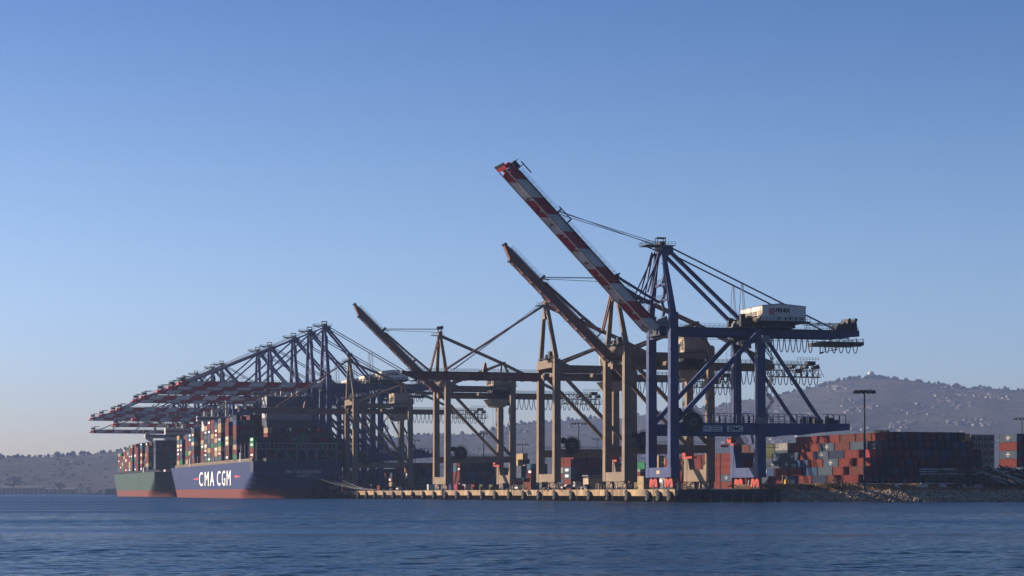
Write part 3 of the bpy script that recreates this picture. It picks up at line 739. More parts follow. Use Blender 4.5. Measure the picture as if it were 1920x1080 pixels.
    m = M(); m.box(x0 - 1.6, x1 + 1, -10.6, 9.4, hz0 + .55, hz0 + .86); m.box(x0 + 1.2, x1 - 3, -7.5, 7.5, G + .05, hz0 + .54)
    m.rail((x0 - 1.6, -10.6, hz0 + .86), (x1 + 1, -10.6, hz0 + .86), 1.2, 1.3, .09); m.rail((x0 - 1.6, -10.6, hz0 + .86), (x0 - 1.6, 9.4, hz0 + .86), 1.2, 1.3, .09)
    m.prism([(x0 + .2, hz0 + .54), (x1 - 2.8, hz0 + .54), (x1 - 7, G + .06), (x0 + 1, G + .06)], 'y', -9.2, -7.6)
    m.build('house_platform', DARKM, root)
    m = M(); m.box(x0 - 9, x0 - 2, -5.6, 5.6, G + .02, G + .2)
    for i in range(8): m.box(x0 - 8.4 + i*.75, x0 - 8 + i*.75 + .2, -5 + (i*37 % 9), -3.6 + (i*37 % 9), G + .2, G + 1.3 + (i % 3)*.5)
    m.build('house_front_gear', SHIPG, root)
    m = M(); rg = random.Random(6)
    for i in range(9): xx = x0 - rg.uniform(2.2, 7.5); yy = -8.6 + i*1.9; m.box(xx - .7, xx + .7, yy, yy + 1.5, G + .25, G + rg.uniform(2.4, 4.6))
    m.rail((x0 - 1.9, -9, G + 3.6), (x0 - 1.9, 8, G + 3.6), 1.2, 1.2, .12); m.box(x0 - 2.6, x0 - 1.65, -9, 8, G + 3.3, G + 3.55)
    m.build('hoist_gear', DARKM, root)
    # trolley, cab, spreader
    tx = P.get('trolley', 26.5)
    m = M(); m.box(tx - 4, tx + 3.5, -gy - .4, gy + .4, G - gd - 1.3, G - gd - .66); m.build('trolley', DARKM, root)
    cb = M(); cb.prism([(tx - 1.6, G - gd - 1.32), (tx + 1.8, G - gd - 1.32), (tx + 1.8, G - gd - 4.0), (tx - .5, G - gd - 4.0), (tx - 1.6, G - gd - 2.6)], 'y', -5.6, -3.2); c = cb.build('operator_cab', HOUSET, root)
    M().box(tx - .6, tx + 1.2, -5.66, -5.605, G - gd - 3.2, G - gd - 1.8).build('cab_window', GLASS, c)
    sp = P.get('spreader', 22.0); m = M()
    for a in (-.9, .9):
        for b in (-1.6, 1.6): m.tube((tx - 3 + a, b, G - gd - 1.3), (tx - 3 + a, b, sp + 1.2), .05, 4)
    m.build('hoist_ropes', ROPE, root)
    m = M(); m.box(tx - 3.9, tx - 2.1, -2.2, 2.2, sp + .3, sp + 1.4); m.box(tx - 3.6, tx - 2.4, -6, 6, sp - .5, sp); 
    for y in (-6, 5.6): m.box(tx - 4.2, tx - 1.8, y, y + .4, sp - .9, sp - .2)
    m.tube((tx - 3, -1.4, sp + 1.3), (tx - 3, -.8, sp + 1.3), .8, 10); m.tube((tx - 3, .8, sp + 1.3), (tx - 3, 1.4, sp + 1.3), .8, 10)
    m.build('spreader', BOGIE if not big else DARKM, root)
    M().box(GA - .2, GA + 2.4, -HB - 2.3, -HB - 1.2, G - gd - 2.55, G - gd - .25).build('electrical_cabinet', SHIPG, root)
    # festoon, tail
    loops(root, 33.2, 9, 2.02, G - gd - .62, 4.2, -gy - .25); loops(root, 55.2, 5, 2.5, G - gd - .62, 4.2, -gy - .25); loops(root, 24.3, 2, 2.3, G - gd - .62, 3.6, -gy - .25)
    m = M(); m.box(52.8, 67.6, -gy - 1.6, gy + 1.6, G - gd - 2.3, G - gd - 1.2)
    for x in (52.9, 56, 59, 62, 65, 67.3): m.beam((x, -gy - 1.5, G - gd - 1.2), (x, -gy - 1.5, G - gd), .18, .18, (1,0,0)); m.beam((x, gy + 1.5, G - gd - 1.2), (x, gy + 1.5, G - gd), .18, .18, (1,0,0))
    m.rail((52.8, -gy - 1.6, G - gd - 2.25), (67.6, -gy - 1.6, G - gd - 2.25), 1.9, 1.2, .09)
    m.box(67.6, 69.0, -1.5, 1.5, G - gd - 2.3, G - gd - 2.15); m.build('tail_platform', DARKM, root)
    m = M(); m.beam((52.9, -gy, G - gd - 2.3), (52.9, -gy, G - gd - 5.2), .25, .25, (1,0,0)); m.prism([(53.2, G - gd - 5.2), (54.4, G - gd - 4.4), (58.5, G - gd - 3.9), (58.5, G - gd - 3.6), (53.2, G - gd - 4.6)], 'y', -gy - 1.2, -gy + 1.2)
    m.rail((53.3, -gy - 1.2, G - gd - 4.5), (58.5, -gy - 1.2, G - gd - 3.7), 1.2, 1., .09)
    m.beam((58.4, -gy, G - gd - 2.3), (58.4, -gy, G - gd - 3.7), .2, .2, (1,0,0)); m.build('hanging_basket', DARKM, root)
    m = M()
    for i, (x, hgt, wd) in enumerate(((60.4, 1.8, 1.6), (62.2, 2.6, 1.4), (63.9, 3.9, 1.2), (65.4, 2.4, 1.1), (66.2, 4.0, .7))):
        m.prism([(x - wd, G + .02), (x + wd, G + .02), (x + wd*.3, G + hgt), (x - wd*.3, G + hgt)], 'y', -2.5 + (i % 2), 2.2 - (i % 2)); m.tube((x, -2.8, G + hgt*.9), (x, 2.8, G + hgt*.9), .55, 10)
    for y in (-2, 2): m.beam((49, y, G + 2.3), (63, y, G + 2.3), .16, .2); m.beam((49, y, G + 1.9), (63, y, G + 1.9), .12, .16)
    for x in (50, 54, 58): m.beam((x, 0, G), (x, 0, G + 2.9), .16, .16, (1,0,0)); m.box(x - .1, x + .1, -2.2, 2.2, G + 2.2, G + 2.4)
    m.build('tail_machinery', DARKM, root)
    stair(root, GA + 3.2, -HB - .2, 21.3, G - gd - .5, 2.6)
    m = M()
    for k in range(3): m.box(GA + 1.6, GA + 6 - k, -HB - .9, -HB + 1, 13.2 - k*3, 13.35 - k*3); m.rail((GA + 1.6, -HB - .9, 13.3 - k*3), (GA + 6 - k, -HB - .9, 13.3 - k*3), 1.1, 1.1, .08)
    m.build('landing', STEEL, root)
    if P.get('reel', True): reel(root, 6.0, 21.2, -HB - 1.75, 3.1 if not big else 3.4, True, REELB)
    m = M(); m.tube((1.6, -HB - .9, 24.5), (1.6, -HB - .4, 24.5), 1.1, 12); m.build('guide_sheave', DARKM, root)
    return root
B1 = dict(G=51.7, A=77.0, LB=71, ang=45.6, hinge=(-3.2, 51.0), bt=.95, signs=True, spreader=14.6,
          stripes=[0, 3.5, 10.8, 18.4, 25.6, 33.2, 40.6, 47.8, 55.0, 62.6, 68.4])
blue_crane('nearest blue crane with striped red and white boom raised high', 0, B1)
BIG = dict(G=60.2, A=91.8, LB=83, ang=0, hinge=(-2.0, 60.2), bt=0., big=True, stay=(72, 33), trolley=-30, spreader=48,
           stripes=[0, 6, 14.5, 23, 31.5, 40, 48.5, 57, 65.5, 73.5, 78.5])
ORD = ['first', 'second', 'third', 'fourth', 'fifth', 'sixth', 'seventh', 'eighth', 'ninth']
big0 = blue_crane('tall blue crane, first and nearest of the far row of lowered striped booms', 549.6, BIG, 'tall blue cranes in the far row')
BIG2 = dict(BIG, stripes=[0, 6, 14, 22, 30, 38, 46, 54, 62, 68.5, 72.6], stay=(66, 31))
big1 = None
for i, u in enumerate((593.5, 644.7, 728.5, 774.6, 932, 978, 1066, 1138)):
    if i == 4: big1 = c = blue_crane('tall blue crane', u, BIG2, 'tall blue cranes in the far row')
    else: c = copy_tree(big1 or big0); c.location = Q(0, u, DECK)
    c['label'] = 'tall blue crane with lowered striped boom, %s from the front in the far row' % ORD[i + 1]
MID = dict(G=51.7, A=77.0, LB=68, ang=0, hinge=(-2.8, 51.7), bt=0., stay=(60, 30), trolley=-20, spreader=40,
           stripes=[0, 5, 12, 19, 26, 33, 40, 47, 54, 61, 65.5])
mid0 = blue_crane('low striped boom crane standing between the fifth and sixth tall far cranes', 888, MID, 'lower blue cranes in the far row')
for u, lb in ((1021, 'low striped boom crane tucked between the seventh and eighth tall far cranes'), (1202, 'lowest and farthest striped boom crane at the very end of the row')):
    c = copy_tree(mid0); c.location = Q(0, u, DECK); c['label'] = lb

# ------------------------------------------------------------------ beige cranes
def tan_crane(label, shift, raised, group):
    root = thing('ship_to_shore_crane', label, 'crane', Q(0, shift, DECK), TH, group)
    G, PT, A = 43.6, 48.5, 70.2
    for sx, x in ((0, .75), (1, GA + 1.2)):
        for sy in (-1, 1):
            y = sy*HB; m = M(); m.beam((x, y, 2.8), (x, y, PT), 2.6, 2.9, (0,1,0), w2=2.3, h2=2.5)
            for zz in (9.5, 18, 27, 36): m.box(x - 1.33, x + 1.33, y - 1.48, y + 1.48, zz, zz + .2)
            m.build('leg', TAN, root)
            if sx:
                m = M()
                for a, b, c, d in ((HB - 1.4, HB - 2.5, 5.0, 9), ):
                    m.prism([(sy*(HB - 1.35), 6.9), (sy*(HB - 3.6), 6.9), (sy*(HB - 1.7), 11.0), (sy*(HB - 1.35), 13.5)], 'x', x - 1.1, x + 1.1)
                m.build('leg_haunch', TAN, root)
        M().box(x - 1.2, x + 1.2, -HB - 1.4, HB + 1.4, 2.75, 5.9 if not sx else 6.85).build('sill_beam', TAN, root)
        bogies(root, x, TAN, False)
    M().box(-.6, 1.95, -HB + 1.3, HB - 1.3, PT - 3.1, PT - .05).build('portal_top_beam', TAN, root)
    M().box(GA + .1, GA + 2.3, -HB + 1.25, HB - 1.25, PT - 6.9, PT - 5.0).build('portal_top_beam', TAN, root)
    for sy in (-1, 1):
        y = sy*HB
        M().box(2.1, GA, y - .8, y + .8, 12.35, 15.05).build('portal_beam', TAN, root)
        m = M(); m.prism([(2.0, 44.4), (GA + .05, 44.4), (GA + .05, 46.2), (5.6, 46.2), (2.0, 48.0)], 'y', y - .7, y + .7); m.build('upper_tie', TAN, root)
        M().beam((2.4, y, 43.3), (GA + .3, y, 15.6), 1.05, 1.25).build('diagonal_brace', TAN, root)
    m = M()
    for sy in (-1, 1): m.rail((2.5, sy*(HB + .7), 15.05), (GA, sy*(HB + .7), 15.05), 1.1, 1.7, .08)
    m.build('handrail', DARKM, root)
    # girder
    m = M(); m.prism([(-1.2, G - 2.65), (54, G - 2.65), (58, G - 2.0), (58, G), (-1.2, G)], 'y', -1.25, 1.25); m.build('main_girder', TAN, root)
    m = M()
    for x in (.75, 16, GA + 1.2): m.box(x - .4, x + .4, -HB + 1.3, -1.27, G - 1.5, G - .2); m.box(x - .4, x + .4, 1.27, HB - 1.3, G - 1.5, G - .2)
    m.build('girder_hangers', TAN, root)
    m = M()
    for y in (-2.2, 2.2): m.rail((3, y, G), (57, y, G), 1.15, 1.7, .09); m.box(3, 57, min(y, y*.58), max(y, y*.58), G - .12, G)
    m.build('girder_walkway', DARKM, root)
    # mast
    for sy in (-1, 1): M().beam((.7, sy*(HB - .4), PT + .05), (-.3, sy*1.5, A - 1.5), 1.55, 1.6, (1,0,0), w2=1.05, h2=1.2).build('mast_post', TAN, root)
    M().prism([(-1.2, A - 6.3), (.7, A - 6.3), (.6, A + .4), (-.9, A + .4)], 'y', -1.4, 1.4).box(-1.1, .5, -1.9, 1.9, A - 1.2, A + .5).build('mast_head', TAN, root)
    m = M(); m.box(-4.3, 1.6, -1.7, 1.7, A - 1.4, A - 1.25); m.rail((-4.3, -1.7, A - 1.3), (-1.3, -1.7, A - 1.3), 1.1, 1, .08); m.beam((-.9, 0, A + .4), (-.9, 0, A + 2.4), .3, .5, (1,0,0)); m.beam((.4, 0, A + .4), (.4, 0, A + 2.6), .3, .5, (1,0,0)); m.tube((-.9, -.8, A + 2.1), (-.9, .8, A + 2.1), .8, 10); m.tube((.5, -.8, A + 2.3), (.5, .8, A + 2.3), .8, 10)
    m.tube((1.5, 1, A - 1.2), (1.5, 1, A + 3.4), .06, 4); m.build('mast_platform', DARKM, root)
    # backstays with the support frame over the landside legs
    for sy in (-1, 1):
        y = sy*1.6
        M().beam((.4, y, A - 1.5), (28.8, y, 57.0), .75, .8).build('backstay', TAN, root)
        M().beam((28.8, y, 57.0), (57, y, G + .2), .7, .75).build('tail_stay', TAN, root)
        M().beam((28.6, y, 56.9), (2.4, sy*(HB - 2.2), 46.6), .8, .9).build('support_strut', TAN, root)
        M().beam((28.9, y, 56.9), (GA + 1.0, sy*(HB - .3), PT + .02), .75, .8).build('support_post', TAN, root)
    M().box(27.9, 29.7, -2.4, 2.4, 56.6, 57.6).build('stay_joint', TAN, root)
    # boom
    ang = radians(43.9) if raised else 0; hx, hz = (-2.0, 43.2)
    d = (-cos(ang), 0, sin(ang)); nr = (sin(ang), 0, cos(ang))
    tp = 2.6 if raised else .4; bt = tp - 2.75; L = 53.3
    t0 = .6
    def BP(t, n, y): return (hx + d[0]*t + nr[0]*n, y, hz + d[2]*t + nr[2]*n)
    m = M(); prof = [(t0, bt), (L - 4.6, bt), (L, tp - .9), (L, tp), (t0, tp)]
    vs = [BP(t, n, -1.25) for t, n in prof] + [BP(t, n, 1.25) for t, n in prof]
    m.add(vs, [(0,1,2,3,4)[::-1], (5,6,7,8,9)] + [(i, (i+1) % 5, 5+(i+1) % 5, 5+i) for i in range(5)]); m.build('boom', BOOMT, root)
    m = M()
    for sy in (-1, 1): m.beam(BP(1, bt - .12, sy*1.6), BP(L - 5, bt - .12, sy*1.6), .55, .22, nr)
    for k in range(11): m.beam(BP(3 + k*4.4, bt - .35, -2), BP(3 + k*4.4, bt - .35, 2), .3, .3, nr)
    m.build('boom_trolley_rail', BOOMT, root)
    M().beam(BP(L + .2, tp - .3, -1.7), BP(L + .2, tp - .3, 1.7), .9, .9, nr).build('boom_tip', DARKM, root); M().tube(BP(L - 4.8, bt - .2, -1.6), BP(L - 4.8, bt - .2, 1.6), .5, 8).build('tip_sheave', DARKM, root)
    m = M()
    for y in (-1.9, 1.9):
        t = 2.
        m.beam(BP(1, tp + .02, y), BP(L - 2, tp + .02, y), .8, .08, nr)
        while t < L - 1: m.beam(BP(t, tp, y), BP(t, tp + 1.15, y), .1, .1, (0,1,0)); t += 1.9
        for kk in (.6, 1.15): m.beam(BP(1, tp + kk, y), BP(L - 2, tp + kk, y), .07, .07)
    m.build('boom_walkway', DARKM, root)
    lugs = (17, 36.5) if raised else (22, 36.8)
    m = M()
    for t in lugs: m.beam(BP(t, tp, 0), BP(t, tp + (2.3 if raised else 1.2), 0), .9, .5, (0,1,0))
    if raised: m.beam(BP(9, tp, 0), BP(9, tp + 2.1, 0), .4, .4, (0,1,0)); m.beam(BP(36.5, tp + .8, 0), BP(34.3, tp + 2.4, 0), .35, .35)
    else: m.prism([(hx - 22 - 1, hz + tp), (hx - 22 + 1, hz + tp), (hx - 22 + .3, hz + tp + 3.6), (hx - 22 - .3, hz + tp + 3.6)], 'y', -.9, .9)
    m.build('stay_lugs', BOOMT, root)
    if raised:
        for sy in (-1, 1):
            y = sy*.9; J = (-4.6, y, 53.0)
            M().beam((-.6, y, A - 1.2), J, .5, .55).build('forestay', BOOMT, root)
            M().beam(J, BP(17, tp + 1.8, y), .5, .55).beam(BP(17, tp + 1.8, y), BP(35, tp + .5, y), .42, .45).build('folded_forestay', BOOMT, root)
        m = M()
        for y, z in ((-1.2, .6), (1.2, .6), (-1.2, -.9)): m.tube((-.8, y, A + 1 + z), BP(36.3, tp + 1.2 + z*.6, y), .1, 5)
        m.build('boom_hoist_rope', ROPE, root)
    else:
        for sy in (-1, 1):
            y = sy*1.0
            M().beam((-.8, y, A - 1.0), BP(36.8, tp + 1, y), .55, .6).build('forestay', BOOMT, root)
        m = M()
        for y in (-1.3, -.4, 1.3): m.tube((-.8, y, A + 1 - abs(y)), BP(34.2, tp + .8, y), .09, 4)
        m.build('boom_hoist_rope', ROPE, root)
    # machinery houses
    m = M(); m.box(22.8, 31.2, -6.2, 6.2, 46.75, 51.9); hs = m.build('machinery_house', HOUSET, root)
    M().box(22.6, 31.4, -6.4, 6.4, 51.92, 52.1).build('roof', TAN, hs)
    m = M()
    for i in range(4): m.box(22.72, 22.79, -5.4 + i*2.9, -3.6 + i*2.9, 47.6, 49.8)
    m.beam((22.4, -6, 51), (22.4, 3, 47), .25, .25); m.build('louvres', DARKM, hs)
    m = M(); m.box(22.0, 33.6, -7.2, 7.2, 46.3, 46.7); m.rail((22, -7.2, 46.7), (33.6, -7.2, 46.7), 1.1, 1.2, .09); m.box(31.4, 33.4, -6, 6, 46.7, 49.2); m.box(23, 31, -4.5, 4.5, 43.7, 46.28); m.build('house_platform', DARKM, root)
    m = M(); m.prism([(21.3, 40.7), (31.2, 40.7), (30.0, 38.6), (28.6, 37.3), (23.6, 37.3)], 'y', -5.2, 5.2); tr = m.build('trolley_house', HOUSET, root)
    m = M()
    for i in range(3): m.beam((21.5 + .7, -4 + i*3.2, 39.8), (23.1, -4 + i*3.2, 37.9), 1.4, .3)
    m.build('louvres', DARKM, tr)
    m = M(); m.box(30.8, 33.4, -4.8, -2.6, 34.0, 36.8); cab = m.build('operator_cab', HOUSET, root)
    M().box(31.1, 33.1, -4.87, -4.805, 34.9, 36.3).build('cab_window', GLASS, cab)
    m = M(); m.beam((32, -3.6, 36.8), (32, -3.6, 40.8), .5, .5, (1,0,0)); m.box(30, 33, -4.6, 4, 38.2, 40.7); m.build('cab_frame', DARKM, root)
    m = M()
    for a in (-2.6, -.8, 1.2, 2.8): m.tube((26.5 + a, -1, 37.3), (26.5 + a*.6, -1, 14.5), .05, 4)
    m.build('hoist_ropes', ROPE, root)
    m = M(); m.box(24.9, 28.1, -1.6, 1.6, 11.6, 12.8); m.box(25.6, 27.4, -6, 6, 10.6, 11.3); m.tube((26.5, -1.2, 13.2), (26.5, 1.2, 13.2), .9, 10); m.build('spreader', BOGIE, root)
    # tail truss and festoon
    m = M()
    for y in (-2.6, 2.6):
        for z in (39.2, 41.4, 43.4): m.beam((57, y, z), (74.3, y, z), .22, .22)
        for k in range(9): m.beam((57 + k*2.1, y, 39.2), (57 + k*2.1, y, 43.4), .16, .16, (1,0,0)); m.beam((57 + k*2.1, y, 39.2 if k % 2 else 43.4), (59.1 + k*2.1, y, 43.4 if k % 2 else 39.2), .14, .14)
        m.rail((58, y, 43.4), (70, y, 43.4), 1.2, 1.4, .09)
    for k in range(9): m.box(57 + k*2.1 - .1, 57 + k*2.1 + .1, -2.6, 2.6, 39.1, 39.3)
    m.box(70.3, 73.4, -1.3, 1.3, 43.4, 44.7); m.box(66.7, 68.4, -1.2, 1.2, 40.6, 42.0); m.box(73.6, 75.2, -2, 2, 39, 39.2); m.rail((73.7, -2, 39.2), (75.2, -2, 39.2), 1.2, .7, .09)
    for x in (64.5, 69.6, 73.8): m.tube((x, -2.4, 42.6), (x, 2.4, 42.6), .7, 10)
    m.rail((66, -2.6, 44.7), (74, -2.6, 44.7), 1.1, 1.2, .09)
    m.build('tail_truss', DARKM, root)
    loops(root, 35.0, 18, 2.25, G - 2.7, 4.6, -1.9)
    reel(root, 6.3, 16.6, -HB - 1.75, 2.75, True, DARKM)
    m = M(); m.tube((3.2, -HB - 1.0, 18.2), (3.2, -HB - .4, 18.2), 1.2, 12); m.build('guide_sheave', DARKM, root)
    stair(root, GA + 1.2, HB + 1.4, 6, 40, 2.4, 1.4)
    m = M(); m.box(-3.0, -.2, -HB + 2.4, -HB + 8, PT + .0, PT + .15); m.rail((-.2, -HB + .5, PT), (-.2, HB - .5, PT), 1.1, 1.5, .09); m.box(.2, 1.8, -3.2, -.8, PT, PT + 3.2); m.box(.2, 1.7, 1.5, 3.2, PT, PT + 2.2); m.build('portal_top_gear', DARKM, root)
    return root
tr0 = tan_crane('beige crane with raised brown boom just behind the nearest blue crane', 46.8, True, 'beige cranes with raised boom')
tl0 = tan_crane('beige crane in the middle with its brown boom lowered across its neighbour', 125.95, False, 'beige cranes with lowered boom')
c = copy_tree(tr0); c.location = Q(0, 287.8, DECK); c['label'] = 'smaller looking beige crane with raised boom, left of the middle'
c = copy_tree(tl0); c.location = Q(0, 483.3, DECK); c['label'] = 'farthest beige crane with lowered boom reaching over the ship stern'

# ------------------------------------------------------------------ containers
TIER = 2.87
def container_mesh(name, col, L=12.19):
    m = M(); W_, H = 1.19, 2.8
    m.box(-W_ + .06, W_ - .06, .08, L - .08, .14, H - .05)
    for x in (-W_, W_ - .16):
        m.box(x, x + .16, 0, L, .0, .18); m.box(x, x + .16, 0, L, H - .14, H)
        for y in (0, L - .18): m.box(x - .004, x + .164, y - .004, y + .184, .18, H - .14)
    for y in (0, L - .16): m.box(-W_ + .16, W_ - .16, y, y + .16, .0, .2); m.box(-W_ + .16, W_ - .16, y, y + .16, H - .16, H)
    for x in (-.75, -.3, .3, .75): m.box(x - .035, x + .035, .02, .07, .2, H - .16, 1)
    m.box(-.03, .03, .03, .075, .2, H - .16, 1)
    return m.mesh(name, [CMAT[col], STEEL])
CM = {k: container_mesh('container', k) for k in PCOL}
CM20 = {k: container_mesh('container', k, 6.06) for k in PCOL}
# reefer units carry a dark machinery panel on the end
def reefer_mesh(col):
    me = M(); W_, H = 1.19, 2.8
    me.box(-W_, W_, .12, 12.19, 0, H); me.box(-W_ + .1, W_ - .1, .02, .12, .1, H - .1); me.box(-.75, .35, -.02, .02, .5, 1.5, 1); me.box(-.6, .75, -.04, .02, 1.5, 2.15, 1); me.box(.4, .8, -.03, .02, .6, 1.2, 1)
    return me.mesh('container', [CMAT[col], DARKM])
REEF = reefer_mesh('light grey')
def emblem_mesh():                             # white double triangle with a broken bar between
    m = M(); x0, x1 = -.03, -.003
    def p(pts): m.prism(pts, 'x', x0, x1)
    p([(-.55, 1.95), (.55, 1.95), (0, 2.3)]); p([(-.55, .95), (.55, .95), (0, .6)])
    for a in (-1.35, -.8, -.25, .3, .85): p([(a, 1.27), (a + .36, 1.27), (a + .46, 1.62), (a + .1, 1.62)])
    return m.mesh('emblem', WHITE)
EMB = emblem_mesh()
def bars_mesh():
    m = M()
    for i in range(5): m.box(-.03, -.003, 4.6 - .8*i - .6, 4.6 - .8*i, 1.75, 2.35)
    m.box(-.03, -.003, .8, 4.4, 1.25, 1.5)
    return m.mesh('white_marking', LETW)
BARS = bars_mesh()
NCONT = 0
ORDW = ['nearest', 'second', 'third', 'fourth', 'fifth', 'sixth', 'seventh', 'eighth', 'ninth', 'tenth', 'eleventh', 'twelfth', 'thirteenth', 'fourteenth', 'fifteenth', 'sixteenth', 'seventeenth', 'eighteenth', 'nineteenth', 'twentieth']
TIERW = ['bottom tier', 'second tier up', 'third tier up', 'fourth tier up', 'fifth tier up', 'sixth tier up', 'seventh tier up']
def put_container(col, v, u, z, label, group, mesh=None, emb=None, short=False):
    global NCONT; NCONT += 1
    me = mesh or (CM20 if short else CM)[col]
    o = put('container', me, None, Q(v, u, z), TH, label=label, category='container', group=group)
    if emb: put('emblem' if emb is EMB else 'white_marking', emb, o, (-1.195, 6.1, 0))
    return o
STK = M(); STKC = list(PCOL); STKM = [CMAT[k] for k in STKC] + [LETW]
def stuff_container(col, v, u, z, L=12.19, into=None, w=2.44, h=2.78, mark=False):
    a, b = Q(v - w/2, u, z), Q(v + w/2, u, z); c, d = Q(v + w/2, u + L, z), Q(v - w/2, u + L, z)
    t = into or STK; up = lambda p: (p[0], p[1], p[2] + h)
    t.hexa([a, b, c, d, up(a), up(b), up(c), up(d)], STKC.index(col))
    if mark:
        p = [Q(v - w/2 - .04, u + k, z + q) for k, q in ((4, .9), (9, .9), (9, 2.0), (4, 2.0))]; t.add(p, [(0,1,2,3)], len(STKC))
def pick(r, table):
    x = r.random()*sum(w for _, w in table)
    for k, w in table:
        x -= w
        if x <= 0: return k
    return table[-1][0]
ENDP = [('navy', 5), ('maroon', 2.5), ('brown', 2), ('rust orange', 1), ('brick red', 1.4), ('slate grey', 1.5), ('blue', .8)]
def block(tag_, px, z, cols, bays, tiers, ground, seed, sides, step=1, fall=None, ends=ENDP, own=True, group=None, shift=.82, reef=False, right=True):
    """A stack of containers, long sides along the quay. Only the outer shell is built."""
    r = random.Random(seed); v0, u0 = QI(px, z)
    for t in range(tiers):
        ex = (tiers - 1 - t)*step; lo = -ex*shift; hi = cols + (ex if right else 0)
        vs = [v0 + 1.3 + lo*2.6 + i*2.6 for i in range(int(round(hi - lo)))]
        nb = bays if fall is None else bays + int(fall*(tiers - 1 - t))
        for i, v in enumerate(vs):
            for b in range(nb):
                if b and i: continue
                u = u0 + b*12.75; zz = ground + t*TIER; e = None; col = pick(r, ends)
                if i == 0:
                    s = sides[t] if t < len(sides) else sides[-1]
                    col = s[b] if b < len(s) else pick(r, [('rust orange', 3), ('slate grey', 2), ('brown', 2), ('navy', 1)])
                    if col.endswith('*'): col = col[:-1]; e = EMB
                    elif col.endswith('+'): col = col[:-1]; e = BARS
                if own:
                    if i == 0: lb = '%s container, %s, %s on the long side of %s' % (col.replace('light grey', 'grey'), TIERW[t], ORDW[b], tag_)
                    else: lb = '%s container end, %s, %s column from left, %s' % (col, TIERW[t], ORDW[i] if i else 'first', tag_)
                    put_container(col, v, u, zz, lb, group, mesh=REEF if reef else None, emb=e)
                else: stuff_container(col, v, u, zz, mark=e is not None)
O, B_, SL, NV, BL, BR, MG, RD = 'rust orange', 'brown', 'slate grey', 'navy', 'blue', 'brick red', 'pink red', 'maroon'
SIDES1 = [[BR, B_, NV, O, BL, RD, 'slate grey', O, B_], [B_, O, SL, BL, O, O, 'blue+', 'blue', RD], [O, O, 'slate grey*', O, BL, 'slate grey*', 'slate grey*', SL, NV],
          [MG, O, NV, 'slate grey*', O, 'slate grey*', 'slate grey*', SL], ['slate grey*', 'slate grey', B_, 'slate grey*', O, O, O, B_], [O, B_, B_, O, BR, O]]  # browns in the top row hold the crane shadow as container colour
block('the big block', 1664, 729, 11, 6, 6, 6.1, 21, SIDES1, fall=.55, group='containers in the big block')
block('the refrigerated stack', 1820, 850, 4, 2, 7, 5.6, 5, [['light grey']*3]*7, step=0, ends=[('light grey', 1)], reef=True, group='grey refrigerated containers')
block('the right edge stack', 1906, 748, 3, 1, 4, 11.75, 8, [[O], ['slate grey*'], [O], ['slate grey*']], step=0, group='containers at the right edge')
block('the low right row', 1899, 752, 3, 2, 2, 5.2, 9, [[B_, O], [O, NV]], step=0, group='containers at the right edge')
put_container('cream', *QI(1814, 846), 5.8 + 6*TIER, 'lone pale container catching the sun behind the big block', 'containers behind the big block')
block('the shade-darkened grey stack', 1476, 842, 3, 4, 6, 5, 12, [[B_, SL, B_, SL], [SL, B_, NV, B_], [B_, 'olive green', SL, B_], ['olive green', SL, B_, SL], [SL, 'olive green', B_, SL], ['light grey', 'olive green', SL, B_]], step=0, ends=[('slate grey', 2), ('olive green', 1), ('brown', 1)], group='grey containers behind the landside leg')  # dark colours put the shade on these unlit grey containers into their paint
block('the red crane-side stack', 1372, 872, 5, 2, 5, 4.6, 13, [[O, O], ['slate grey*', O], [O, 'brick red'], [O, O], [BR, B_]], step=0, group='red containers behind the nearest crane')
block('the red between-legs stack', 1335, 905, 2, 3, 5, 4.6, 14, [[O, B_, O], [BR, BR, O], [BR, O, O], [B_, 'brick red', O], [BR, BR, O]], step=0, group='red containers between the nearest crane legs')
block('the dark block behind the second beige crane', 1070, 1062, 7, 2, 6, 4.0, 15, [[O, BR], [O, SL], ['slate grey*', O], ['slate grey*', 'light grey'], [BR, O], [BR, B_]], step=0, ends=[('maroon', 4), ('brown', 3), ('navy', 2)], group='containers behind the second beige crane', own=False)
for i, (px, z, cols, bays, tiers, sd) in enumerate(((866, 1285, 9, 2, 6, 31), (768, 1330, 6, 2, 6, 32), (1000, 1150, 3, 3, 5, 33), (976, 1180, 2, 1, 6, 34), (706, 1400, 7, 2, 5, 35), (1200, 1010, 6, 3, 4, 36),
        (735, 1365, 3, 2, 4, 37), (650, 1500, 9, 2, 5, 38), (1150, 1120, 5, 2, 5, 40), (940, 1330, 8, 1, 5, 41), (1265, 960, 4, 2, 5, 42), (1420, 930, 4, 1, 6, 43), (560, 1650, 12, 2, 5, 44))):
    rr_ = random.Random(sd); pal = [('rust orange', 3), ('slate grey', 2), ('brick red', 2), ('blue', 1), ('brown', 2), ('cream', .6), ('light grey', .8), ('teal blue', .5), ('olive green', .5)]
    block('', px, z, cols, bays, tiers, 4, sd, [[pick(rr_, pal) + ('*' if rr_.random() < .12 else '') for _ in range(bays)] for _ in range(tiers)], step=0, own=False, ends=[('navy', 4), ('maroon', 2), ('brown', 2), ('slate grey', 2)])
